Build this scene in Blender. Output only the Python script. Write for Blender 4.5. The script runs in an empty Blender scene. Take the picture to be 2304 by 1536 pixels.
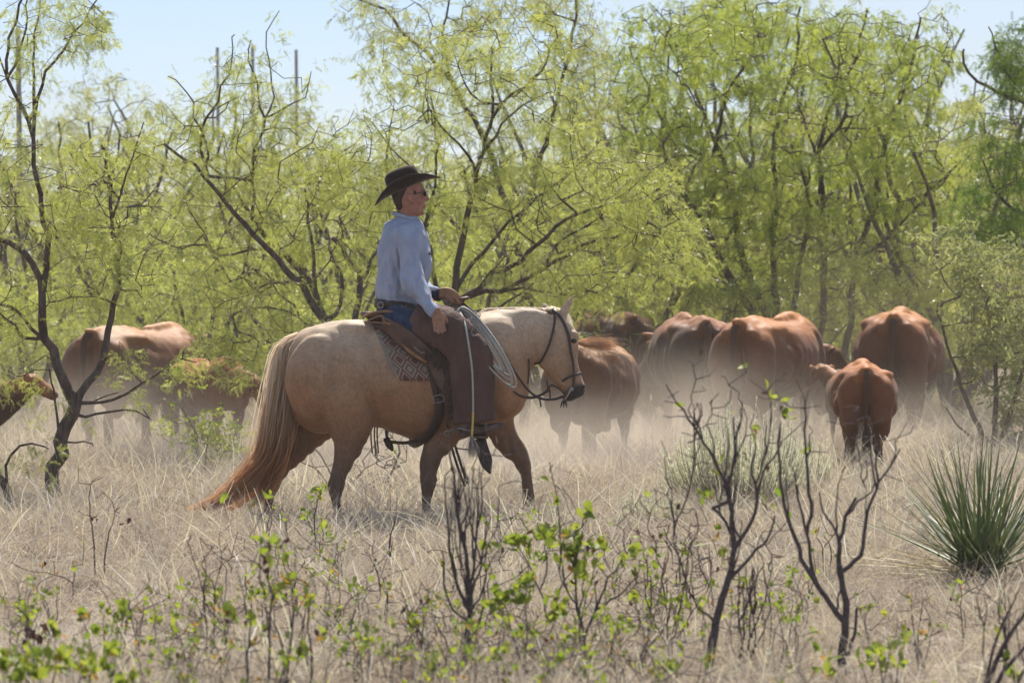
import bpy, math, random
import numpy as np
from mathutils import Vector, Matrix, Euler, noise
R = math.radians
random.seed(7)
rng = np.random.default_rng(11)
SC = bpy.context.scene
COL = SC.collection

# ------------------------------------------------------------------ camera, sky, sun, exposure
F_PX = 8640.0          # focal length in photograph pixels (135 mm lens)
EYE = 1.8
HOR = 620.0
cam_d = bpy.data.cameras.new('camera'); cam = bpy.data.objects.new('camera', cam_d); COL.objects.link(cam)
cam_d.lens = 135; cam_d.sensor_width = 36; cam_d.clip_start = 0.5; cam_d.clip_end = 5000
cam.location = (0, 0, EYE)
cam.rotation_euler = (R(90) - math.atan((768 - HOR) / F_PX), 0, 0)
cam_d.dof.use_dof = True; cam_d.dof.focus_distance = 27.4; cam_d.dof.aperture_fstop = 4.8
SC.camera = cam
SUN_EL, SUN_AZ = 56.0, 8.0       # azimuth clockwise from +Y (the way the camera looks)
w = bpy.data.worlds.new('World'); SC.world = w; w.use_nodes = True
nt = w.node_tree; nt.nodes.clear()
wo = nt.nodes.new('ShaderNodeOutputWorld'); wb = nt.nodes.new('ShaderNodeBackground')
sky = nt.nodes.new('ShaderNodeTexSky'); sky.sky_type = 'NISHITA'; sky.sun_disc = False
sky.sun_elevation = R(SUN_EL); sky.sun_rotation = R(SUN_AZ); sky.air_density = 1.0; sky.dust_density = 0.4; sky.ozone_density = 2.5
tc = nt.nodes.new('ShaderNodeTexCoord'); mp = nt.nodes.new('ShaderNodeMapping'); mp.inputs['Scale'].default_value = (1, 1, 2.4)
mp.inputs['Location'].default_value = (0.31, 0.0, 0.12)
cn = nt.nodes.new('ShaderNodeTexNoise'); cn.inputs['Scale'].default_value = 5.5; cn.inputs['Detail'].default_value = 6; cn.inputs['Roughness'].default_value = 0.5
cr = nt.nodes.new('ShaderNodeValToRGB'); cr.color_ramp.elements[0].position = 0.42; cr.color_ramp.elements[1].position = 0.66; cr.color_ramp.elements[0].color = (.06, .06, .06, 1)
mx = nt.nodes.new('ShaderNodeMix'); mx.data_type = 'RGBA'
mx.inputs[7].default_value = (6.6, 7.5, 8.4, 1)
nt.links.new(tc.outputs['Generated'], mp.inputs['Vector']); nt.links.new(mp.outputs[0], cn.inputs['Vector'])
nt.links.new(cn.outputs['Fac'], cr.inputs[0]); nt.links.new(cr.outputs[0], mx.inputs[0])
tn = nt.nodes.new('ShaderNodeMix'); tn.data_type = 'RGBA'; tn.blend_type = 'MULTIPLY'; tn.inputs[0].default_value = 1; tn.inputs[7].default_value = (0.90, 0.95, 1.20, 1)
nt.links.new(sky.outputs[0], tn.inputs[6]); nt.links.new(tn.outputs[2], mx.inputs[6]); nt.links.new(mx.outputs[2], wb.inputs['Color'])
wb.inputs['Strength'].default_value = 0.07
nt.links.new(wb.outputs[0], wo.inputs[0])
sd = bpy.data.lights.new('sun', 'SUN'); sun = bpy.data.objects.new('sun', sd); COL.objects.link(sun)
sd.energy = 5.0; sd.angle = R(0.53); sd.color = (1.0, 0.94, 0.84)
sv = Vector((math.sin(R(SUN_AZ)) * math.cos(R(SUN_EL)), math.cos(R(SUN_AZ)) * math.cos(R(SUN_EL)), math.sin(R(SUN_EL))))
sun.rotation_euler = sv.to_track_quat('Z', 'Y').to_euler()
SC.view_settings.view_transform = 'Standard'; SC.view_settings.look = 'None'
SC.view_settings.exposure = 0.64; SC.view_settings.gamma = 1; SC.view_settings.use_curve_mapping = False
SC.render.engine = 'CYCLES'
SC.cycles.use_denoising = True
SC.cycles.max_bounces = 8; SC.cycles.diffuse_bounces = 3; SC.cycles.transmission_bounces = 6; SC.cycles.glossy_bounces = 2
SC.cycles.volume_bounces = 1; SC.cycles.transparent_max_bounces = 8
SC.cycles.volume_step_rate = 1.0; SC.cycles.volume_max_steps = 64
SC.cycles.use_adaptive_sampling = True; SC.cycles.adaptive_threshold = 0.02

def W(px, py, D):                 # photograph pixel + distance -> world point
    return Vector(((px - 1152) / F_PX * D, D, EYE + (HOR - py) / F_PX * D))
def DG(py):                       # distance of the ground seen at row py
    return EYE * F_PX / (py - HOR)

# ------------------------------------------------------------------ helpers
def tag(o, label=None, cat=None, group=None, kind=None):
    if label: o['label'] = label
    if cat: o['category'] = cat
    if group: o['group'] = group
    if kind: o['kind'] = kind
    return o
def empty(name, loc=(0, 0, 0), rz=0.0, label=None, cat=None, group=None):
    o = bpy.data.objects.new(name, None); COL.objects.link(o); o.empty_display_size = 0.1
    o.location = loc; o.rotation_euler = (0, 0, rz)
    return tag(o, label, cat, group)
def mesh_np(name, V, F, mat=None, smooth=True, mats=None, midx=None):
    """V (n,3); F list of (m,k) int arrays"""
    me = bpy.data.meshes.new(name)
    V = np.asarray(V, dtype=np.float32)
    if not isinstance(F, (list, tuple)): F = [F]
    F = [np.asarray(f, dtype=np.int32) for f in F if len(f)]
    me.vertices.add(len(V)); me.vertices.foreach_set('co', V.ravel())
    nl = sum(f.size for f in F); npoly = sum(len(f) for f in F)
    me.loops.add(nl); me.polygons.add(npoly)
    me.loops.foreach_set('vertex_index', np.concatenate([f.ravel() for f in F]))
    tot = np.concatenate([np.full(len(f), f.shape[1], dtype=np.int32) for f in F])
    st = np.zeros(npoly, dtype=np.int32); st[1:] = np.cumsum(tot)[:-1]
    me.polygons.foreach_set('loop_start', st); me.polygons.foreach_set('loop_total', tot)
    if smooth: me.polygons.foreach_set('use_smooth', np.ones(npoly, dtype=bool))
    me.update(calc_edges=True); me.validate()
    if mat: me.materials.append(mat)
    return me
def link(name, me, parent=None, loc=None):
    o = bpy.data.objects.new(name, me); COL.objects.link(o)
    if parent is not None: o.parent = parent
    if loc is not None: o.location = loc
    return o
class MB:
    """collects geometry into one mesh"""
    def __init__(s): s.V = []; s.Q = []; s.T = []; s.n = 0
    def add(s, V, Q=None, T=None):
        V = np.asarray(V, dtype=float); s.V.append(V)
        if Q is not None and len(Q): s.Q.append(np.asarray(Q) + s.n)
        if T is not None and len(T): s.T.append(np.asarray(T) + s.n)
        s.n += len(V)
        return s
    def mesh(s, name, mat=None, smooth=True):
        F = []
        if s.Q: F.append(np.concatenate(s.Q))
        if s.T: F.append(np.concatenate(s.T))
        return mesh_np(name, np.concatenate(s.V), F, mat, smooth)
    def build(s, name, mat, parent=None, smooth=True, loc=None):
        return link(name, s.mesh(name, mat, smooth), parent, loc)
def catmull(P, sub):
    P = np.asarray(P, dtype=float)
    if sub <= 1 or len(P) < 3: return P
    A = np.vstack([2 * P[0] - P[1], P, 2 * P[-1] - P[-2]])
    out = []
    for i in range(1, len(A) - 2):
        p0, p1, p2, p3 = A[i - 1], A[i], A[i + 1], A[i + 2]
        for k in range(sub):
            t = k / sub
            out.append(0.5 * ((2 * p1) + (-p0 + p2) * t + (2 * p0 - 5 * p1 + 4 * p2 - p3) * t * t + (-p0 + 3 * p1 - 3 * p2 + p3) * t ** 3))
    out.append(P[-1])
    return np.array(out)
def loft(mb, C, U, Vv, n=20, sub=4, cap=True, power=2.0):
    """rings: centre C, half axes U and Vv (m,3)"""
    A = catmull(np.hstack([C, U, Vv]), sub)
    m = len(A); th = np.linspace(0, 2 * np.pi, n, endpoint=False)
    c, s_ = np.cos(th), np.sin(th)
    if power != 2.0:
        c = np.sign(c) * np.abs(c) ** (2 / power); s_ = np.sign(s_) * np.abs(s_) ** (2 / power)
    V = A[:, None, 0:3] + A[:, None, 3:6] * c[None, :, None] + A[:, None, 6:9] * s_[None, :, None]
    V = V.reshape(-1, 3)
    i = np.arange(m - 1)[:, None] * n; j = np.arange(n)[None, :]; j2 = (j + 1) % n
    Q = np.stack([i + j, i + j2, i + n + j2, i + n + j], axis=-1).reshape(-1, 4)
    T = []
    if cap:
        V = np.vstack([V, A[0, :3], A[-1, :3]]); a = m * n; b = a + 1
        jj = np.arange(n); T = np.vstack([np.stack([jj * 0 + a, (jj + 1) % n, jj], 1), np.stack([jj * 0 + b, (m - 1) * n + jj, (m - 1) * n + (jj + 1) % n], 1)])
    mb.add(V, Q, T); return mb
def tube(mb, P, r, n=8, sub=3, flat=1.0, side=None, cap=True):
    """round tube along P (m,3); r scalar or list; flat scales the second axis"""
    P = np.asarray([tuple(p) for p in P], dtype=float); r = np.broadcast_to(np.asarray(r, dtype=float), (len(P),)) if np.ndim(r) == 0 else np.asarray(r, dtype=float)
    A = catmull(np.hstack([P, r[:, None]]), sub); P = A[:, :3]; r = np.maximum(A[:, 3], 1e-4)
    T = np.gradient(P, axis=0); T /= np.linalg.norm(T, axis=1)[:, None] + 1e-9
    s0 = np.array(side if side is not None else (0.12, 1.0, 0.31), dtype=float)
    U = s0 - (T @ s0)[:, None] * T; U /= np.linalg.norm(U, axis=1)[:, None] + 1e-9
    Wv = np.cross(T, U)
    return loft(mb, P, U * r[:, None], Wv * (r * flat)[:, None], n=n, sub=1, cap=cap)
def limb(mb, L, n=18, sub=4, power=2.0):
    """L: rows (x, z, y, half width in the side view, half width across); profile limb in the xz plane"""
    L = np.asarray(L, dtype=float); P = np.stack([L[:, 0], L[:, 2], L[:, 1]], 1)
    T = np.gradient(P, axis=0); T[:, 1] = 0; T /= np.linalg.norm(T, axis=1)[:, None] + 1e-9
    N = np.stack([-T[:, 2], T[:, 1] * 0, T[:, 0]], 1)
    U = np.zeros_like(P); U[:, 1] = L[:, 4]
    return loft(mb, P, U, N * L[:, 3][:, None], n=n, sub=sub, power=power)
def trunk_rings(mb, L, n=28, sub=4, power=2.2):
    """rows (x, ztop, zbot, half width[, y])"""
    L = np.asarray(L, dtype=float)
    y = L[:, 4] if L.shape[1] > 4 else np.zeros(len(L))
    C = np.stack([L[:, 0], y, (L[:, 1] + L[:, 2]) / 2], 1)
    U = np.zeros_like(C); U[:, 1] = L[:, 3]; V = np.zeros_like(C); V[:, 2] = (L[:, 1] - L[:, 2]) / 2
    return loft(mb, C, U, V, n=n, sub=sub, power=power)
def blob(mb, c, r, rot=(0, 0, 0), n=14):
    th = np.linspace(0, np.pi, n)[1:-1]; ph = np.linspace(0, 2 * np.pi, n * 2, endpoint=False)
    V = np.array([[math.sin(a) * math.cos(b), math.sin(a) * math.sin(b), math.cos(a)] for a in th for b in ph])
    k = len(ph); m = len(th)
    Q = [(i * k + j, (i + 1) * k + j, (i + 1) * k + (j + 1) % k, i * k + (j + 1) % k) for i in range(m - 1) for j in range(k)]
    V = np.vstack([V, (0, 0, 1), (0, 0, -1)])
    T = [(m * k, j, (j + 1) % k) for j in range(k)] + [(m * k + 1, (m - 1) * k + (j + 1) % k, (m - 1) * k + j) for j in range(k)]
    M = np.array(Euler(rot).to_matrix()); V = (V * np.array(r)) @ M.T + np.array(c)
    mb.add(V, Q, T); return mb
def box(mb, c, h, rot=(0, 0, 0)):
    V = np.array([[x, y, z] for x in (-1, 1) for y in (-1, 1) for z in (-1, 1)], dtype=float) * np.array(h)
    M = np.array(Euler(rot).to_matrix()); V = V @ M.T + np.array(c)
    mb.add(V, [(0, 1, 3, 2), (4, 6, 7, 5), (0, 4, 5, 1), (2, 3, 7, 6), (0, 2, 6, 4), (1, 5, 7, 3)]); return mb
def fuse(mb, name, voxel, smooth=6, mat=None, fac=0.5):
    """union of overlapping closed pieces into ONE continuous skin"""
    me = mb.mesh('tmp'); o = bpy.data.objects.new('tmp', me); COL.objects.link(o)
    m = o.modifiers.new('r', 'REMESH'); m.mode = 'VOXEL'; m.voxel_size = voxel; m.use_smooth_shade = True
    s = o.modifiers.new('s', 'SMOOTH'); s.factor = fac; s.iterations = smooth
    dg = bpy.context.evaluated_depsgraph_get(); dg.update()
    out = bpy.data.meshes.new_from_object(o.evaluated_get(dg)); out.name = name
    bpy.data.objects.remove(o); bpy.data.meshes.remove(me)
    out.materials.clear()
    if mat: out.materials.append(mat)
    out.polygons.foreach_set('use_smooth', np.ones(len(out.polygons), dtype=bool))
    return out
def warp(me, fn):
    n = len(me.vertices); co = np.empty(n * 3, dtype=np.float32); me.vertices.foreach_get('co', co)
    co = fn(co.reshape(-1, 3).astype(float)); me.vertices.foreach_set('co', co.astype(np.float32).ravel()); me.update()
def get_nrm(me):
    n = len(me.vertices); no = np.empty(n * 3, dtype=np.float32); me.vertices.foreach_get('normal', no); return no.reshape(-1, 3)

# ------------------------------------------------------------------ materials
def nodes(name):
    m = bpy.data.materials.new(name); m.use_nodes = True; t = m.node_tree
    return m, t, t.nodes['Principled BSDF'], t.nodes['Material Output']
def N(t, kind, **kw):
    n = t.nodes.new(kind)
    for k, v in kw.items(): setattr(n, k, v)
    return n
def mat_noise(name, c1, c2, rough=0.8, scale=6.0, detail=6, bump=0.0, bscale=60, sheen=0.0, spec=0.3, stretch=(1, 1, 1), metallic=0.0, coat=0.0, bdist=0.01):
    m, t, b, o = nodes(name)
    tcn = N(t, 'ShaderNodeTexCoord'); mpn = N(t, 'ShaderNodeMapping'); mpn.inputs['Scale'].default_value = stretch
    nz = N(t, 'ShaderNodeTexNoise'); nz.inputs['Scale'].default_value = scale; nz.inputs['Detail'].default_value = detail
    rp = N(t, 'ShaderNodeValToRGB'); rp.color_ramp.elements[0].position = 0.32; rp.color_ramp.elements[1].position = 0.68
    rp.color_ramp.elements[0].color = (*c1, 1); rp.color_ramp.elements[1].color = (*c2, 1)
    t.links.new(tcn.outputs['Object'], mpn.inputs[0]); t.links.new(mpn.outputs[0], nz.inputs['Vector'])
    t.links.new(nz.outputs['Fac'], rp.inputs[0]); t.links.new(rp.outputs[0], b.inputs['Base Color'])
    b.inputs['Roughness'].default_value = rough; b.inputs['Specular IOR Level'].default_value = spec
    b.inputs['Metallic'].default_value = metallic
    if sheen:
        b.inputs['Sheen Weight'].default_value = sheen; b.inputs['Sheen Roughness'].default_value = 0.4
        b.inputs['Sheen Tint'].default_value = (1, 0.9, 0.75, 1)
    if bump:
        n2 = N(t, 'ShaderNodeTexNoise'); n2.inputs['Scale'].default_value = bscale; n2.inputs['Detail'].default_value = 4
        bp = N(t, 'ShaderNodeBump'); bp.inputs['Strength'].default_value = bump; bp.inputs['Distance'].default_value = bdist
        t.links.new(mpn.outputs[0], n2.inputs['Vector']); t.links.new(n2.outputs['Fac'], bp.inputs['Height']); t.links.new(bp.outputs[0], b.inputs['Normal'])
    return m
def mat_leaf(name, cols, trans=0.5, rough=0.55, spec=0.35, tboost=1.3, by_object=False):
    """thin leaf: reflects and lets the light through; colour varies per instance"""
    m, t, b, o = nodes(name)
    oi = N(t, 'ShaderNodeObjectInfo'); rp = N(t, 'ShaderNodeValToRGB'); rp.color_ramp.interpolation = 'LINEAR'
    el = rp.color_ramp.elements
    for i, c in enumerate(cols):
        p = i / (len(cols) - 1)
        e = el[i] if i < 2 else el.new(p)
        e.position = p; e.color = (*c, 1)
    ge = N(t, 'ShaderNodeNewGeometry'); av = N(t, 'ShaderNodeMix'); av.inputs[0].default_value = 0.55
    t.links.new(oi.outputs['Random'], av.inputs[2]); t.links.new(ge.outputs['Random Per Island'], av.inputs[3])
    t.links.new(av.outputs[0], rp.inputs[0])
    b.inputs['Roughness'].default_value = rough; b.inputs['Specular IOR Level'].default_value = spec
    tr = N(t, 'ShaderNodeBsdfTranslucent'); mxs = N(t, 'ShaderNodeMixShader'); mxs.inputs[0].default_value = trans
    br = N(t, 'ShaderNodeMix', data_type='RGBA', blend_type='MULTIPLY'); br.inputs[0].default_value = 1; br.inputs[7].default_value = (tboost, tboost, tboost * 0.72, 1)
    t.links.new(rp.outputs[0], b.inputs['Base Color']); t.links.new(rp.outputs[0], br.inputs[6]); t.links.new(br.outputs[2], tr.inputs[0])
    t.links.new(b.outputs[0], mxs.inputs[1]); t.links.new(tr.outputs[0], mxs.inputs[2]); t.links.new(mxs.outputs[0], o.inputs[0])
    return m
M = {}
M['bark'] = mat_noise('bark', (0.055, 0.042, 0.036), (0.15, 0.12, 0.10), 0.9, 25, bump=0.8, bscale=60, stretch=(1, 1, 0.3), spec=0.15)
M['bark_pale'] = mat_noise('bark_pale', (0.07, 0.055, 0.048), (0.22, 0.18, 0.15), 0.9, 18, bump=0.6, bscale=60, stretch=(1, 1, 0.3), spec=0.15)
M['leaf_mesq'] = mat_leaf('mesquite_leaf', [(0.143, 0.172, 0.048), (0.285, 0.314, 0.088), (0.467, 0.456, 0.158), (0.207, 0.237, 0.064)], 0.5, rough=0.38, spec=0.5)
M['leaf_bright'] = mat_leaf('bright_mesquite_leaf', [(0.184, 0.216, 0.055), (0.38, 0.411, 0.11), (0.552, 0.551, 0.206)], 0.5, rough=0.38, spec=0.5)
M['leaf_deep'] = mat_leaf('deep_mesquite_leaf', [(0.128, 0.18, 0.035), (0.303, 0.359, 0.064), (0.544, 0.552, 0.124)], 0.5, rough=0.38, spec=0.5)
M['leaf_dark'] = mat_leaf('dark_mesquite_leaf', [(0.06, 0.108, 0.022), (0.132, 0.204, 0.034), (0.24, 0.312, 0.06)], 0.45, spec=0.2)
M['leaf_olive'] = mat_leaf('olive_bush_leaf', [(0.202, 0.228, 0.09), (0.331, 0.351, 0.16), (0.46, 0.465, 0.24)], 0.5, spec=0.3)
M['grass'] = mat_leaf('dry_grass', [(0.194, 0.15, 0.135), (0.378, 0.305, 0.275), (0.605, 0.514, 0.464), (0.259, 0.203, 0.178)], 0.42, rough=0.6, spec=0.35, tboost=1.1)
M['sage'] = mat_leaf('sage_leaf', [(0.484, 0.473, 0.42), (0.605, 0.594, 0.533), (0.708, 0.689, 0.629)], 0.5, rough=0.8, spec=0.1)
M['yucca'] = mat_leaf('yucca_leaf', [(0.06, 0.086, 0.032), (0.097, 0.129, 0.053), (0.15, 0.179, 0.083)], 0.15, rough=0.45, spec=0.5)
M['yucca_dry'] = mat_leaf('dry_yucca_leaf', [(0.45, 0.36, 0.22), (0.55, 0.47, 0.33)], 0.2, rough=0.6, spec=0.3)
M['yucca_gold'] = mat_leaf('golden_yucca_leaf', [(0.48, 0.29, 0.06), (0.52, 0.33, 0.08)], 0.2, rough=0.5, spec=0.4)
M['sprig'] = mat_leaf('sprig_leaf', [(0.04, 0.09, 0.014), (0.14, 0.20, 0.028), (0.27, 0.31, 0.045), (0.38, 0.37, 0.07)], 0.5, spec=0.4)
M['sprig_dead'] = mat_leaf('dead_sprig_leaf', [(0.06, 0.03, 0.022), (0.11, 0.055, 0.035)], 0.2, spec=0.3)
M['sprig_rust'] = mat_leaf('rusty_sprig_leaf', [(0.40, 0.16, 0.04), (0.42, 0.27, 0.06)], 0.4, spec=0.3)
M['twig'] = mat_noise('twig', (0.045, 0.035, 0.038), (0.12, 0.095, 0.09), 0.85, 60, spec=0.2)
M['twig_red'] = mat_noise('red_twig', (0.09, 0.05, 0.04), (0.17, 0.11, 0.09), 0.85, 60, spec=0.2)
M['twig_grey'] = mat_noise('grey_twig', (0.14, 0.11, 0.09), (0.30, 0.25, 0.20), 0.85, 60, spec=0.2)
M['twig_sage'] = mat_noise('sage_twig', (0.30, 0.27, 0.23), (0.44, 0.40, 0.34), 0.85, 60, spec=0.2)
M['soil'] = mat_noise('soil', (0.19, 0.15, 0.125), (0.33, 0.27, 0.23), 0.95, 2.2, 10, bump=0.7, bscale=30, spec=0.1, bdist=0.03)
M['hill'] = mat_noise('far_scrub', (0.10, 0.12, 0.04), (0.22, 0.22, 0.10), 0.95, 0.15, 8, spec=0.05)
M['pole'] = mat_noise('pole_wood', (0.20, 0.19, 0.18), (0.32, 0.30, 0.28), 0.9, 8, spec=0.1)
M['wire'] = mat_noise('wire', (0.15, 0.15, 0.16), (0.22, 0.22, 0.23), 0.5, 8, metallic=0.5)
M['hat'] = mat_noise('felt_hat', (0.022, 0.015, 0.013), (0.032, 0.022, 0.018), 0.9, 20, bump=0.15, bscale=200, sheen=0.35, spec=0.15)
M['hatband'] = mat_noise('hat_band', (0.03, 0.02, 0.016), (0.045, 0.03, 0.024), 0.6, 20)
M['shirt'] = mat_noise('chambray_shirt', (0.27, 0.305, 0.395), (0.345, 0.38, 0.47), 0.9, 14, bump=0.9, bscale=13, sheen=0.1, spec=0.1, bdist=0.035, stretch=(1.3, 1, .55))
M['skin'] = mat_noise('sunburnt_skin', (0.27, 0.115, 0.075), (0.37, 0.17, 0.115), 0.65, 30, spec=0.35)
M['hand'] = mat_noise('hand_skin', (0.25, 0.125, 0.075), (0.35, 0.19, 0.12), 0.6, 40, spec=0.3)
M['hair'] = mat_noise('brown_hair', (0.03, 0.018, 0.012), (0.055, 0.033, 0.022), 0.7, 80, spec=0.3)
M['glass'] = mat_noise('dark_lens', (0.012, 0.012, 0.014), (0.02, 0.02, 0.022), 0.15, 10, spec=0.6)
M['denim'] = mat_noise('denim', (0.018, 0.028, 0.058), (0.045, 0.066, 0.12), 0.9, 30, bump=0.4, bscale=60, sheen=0.2, spec=0.1)
M['belt'] = mat_noise('belt_leather', (0.03, 0.017, 0.013), (0.06, 0.033, 0.024), 0.5, 30, spec=0.4)
M['chaps'] = mat_noise('chaps_leather', (0.075, 0.040, 0.032), (0.115, 0.066, 0.052), 0.8, 10, bump=0.8, bscale=16, sheen=0.05, spec=0.3, bdist=0.025, stretch=(1.4, 1, .5))
M['saddle'] = mat_noise('saddle_leather', (0.06, 0.032, 0.022), (0.13, 0.072, 0.050), 0.55, 12, bump=0.3, bscale=50, spec=0.4)
M['saddle_lt'] = mat_noise('worn_saddle_leather', (0.17, 0.085, 0.04), (0.30, 0.16, 0.07), 0.5, 14, spec=0.4)
M['strap'] = mat_noise('strap_leather', (0.030, 0.019, 0.015), (0.060, 0.038, 0.029), 0.5, 30, spec=0.4)
M['felt'] = mat_noise('grey_felt', (0.20, 0.17, 0.14), (0.28, 0.24, 0.20), 0.95, 30, spec=0.05)
M['metal'] = mat_noise('dull_steel', (0.20, 0.19, 0.18), (0.34, 0.32, 0.30), 0.38, 30, metallic=0.8)
M['rope'] = mat_noise('lariat_rope', (0.30, 0.29, 0.26), (0.46, 0.45, 0.40), 0.7, 120, spec=0.2, bump=0.5, bscale=200)
M['rope_yel'] = mat_noise('yellow_cord', (0.50, 0.36, 0.08), (0.58, 0.42, 0.12), 0.7, 60)
M['tassel'] = mat_noise('horsehair_tassel', (0.28, 0.22, 0.18), (0.42, 0.35, 0.29), 0.8, 60, stretch=(4, 4, 0.5))
M['glove'] = mat_noise('leather_glove', (0.22, 0.11, 0.055), (0.34, 0.19, 0.10), 0.6, 30, spec=0.3)
M['boot'] = mat_noise('boot_leather', (0.06, 0.035, 0.026), (0.13, 0.085, 0.065), 0.5, 30, spec=0.4)
M['eye'] = mat_noise('dark_eye', (0.006, 0.004, 0.003), (0.012, 0.008, 0.006), 0.12, 10, spec=0.6)
M['hoof'] = mat_noise('hoof', (0.05, 0.04, 0.03), (0.09, 0.07, 0.06), 0.5, 30)

# striped and stepped-diamond woven blanket, from UV
def mat_blanket():
    m, t, b, o = nodes('woven_blanket')
    uv = N(t, 'ShaderNodeUVMap'); sp = N(t, 'ShaderNodeSeparateXYZ'); t.links.new(uv.outputs[0], sp.inputs[0])
    def math_(op, a, bb=None, c=None):
        n = N(t, 'ShaderNodeMath', operation=op)
        for i, v in enumerate((a, bb, c)):
            if v is None: continue
            if isinstance(v, (int, float)): n.inputs[i].default_value = v
            else: t.links.new(v, n.inputs[i])
        return n.outputs[0]
    u, v = sp.outputs[0], sp.outputs[1]
    fu = math_('ABSOLUTE', math_('SUBTRACT', math_('FRACT', math_('MULTIPLY', u, 4.6)), 0.5))
    fv = math_('ABSOLUTE', math_('SUBTRACT', math_('FRACT', math_('MULTIPLY', v, 5.2)), 0.5))
    dsum = math_('ADD', fu, fv); st = math_('SNAP', dsum, 0.09)
    rp = N(t, 'ShaderNodeValToRGB'); rp.color_ramp.interpolation = 'CONSTANT'; t.links.new(st, rp.inputs[0])
    el = rp.color_ramp.elements
    cols = [(0.0, (0.15, 0.075, 0.062)), (0.22, (0.29, 0.235, 0.19)), (0.34, (0.17, 0.095, 0.078)), (0.48, (0.31, 0.255, 0.205)), (0.62, (0.16, 0.115, 0.09)), (0.76, (0.27, 0.22, 0.175))]
    for i, (p, c) in enumerate(cols):
        e = el[i] if i < 2 else el.new(p); e.position = p; e.color = (*c, 1)
    band = math_('LESS_THAN', u, 0.34)
    st2 = math_('GREATER_THAN', math_('FRACT', math_('MULTIPLY', u, 9.0)), 0.62)
    ck = math_('GREATER_THAN', math_('FRACT', math_('MULTIPLY', v, 9.0)), 0.4)
    dk = math_('MULTIPLY', st2, ck)
    m1 = N(t, 'ShaderNodeMix', data_type='RGBA'); t.links.new(dk, m1.inputs[0]); m1.inputs[6].default_value = (0.36, 0.31, 0.26, 1); m1.inputs[7].default_value = (0.10, 0.08, 0.075, 1)
    m2 = N(t, 'ShaderNodeMix', data_type='RGBA'); t.links.new(band, m2.inputs[0]); t.links.new(rp.outputs[0], m2.inputs[6]); t.links.new(m1.outputs[2], m2.inputs[7])
    t.links.new(m2.outputs[2], b.inputs['Base Color']); b.inputs['Roughness'].default_value = 0.95; b.inputs['Specular IOR Level'].default_value = 0.05
    return m
M['blanket'] = mat_blanket()

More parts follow.
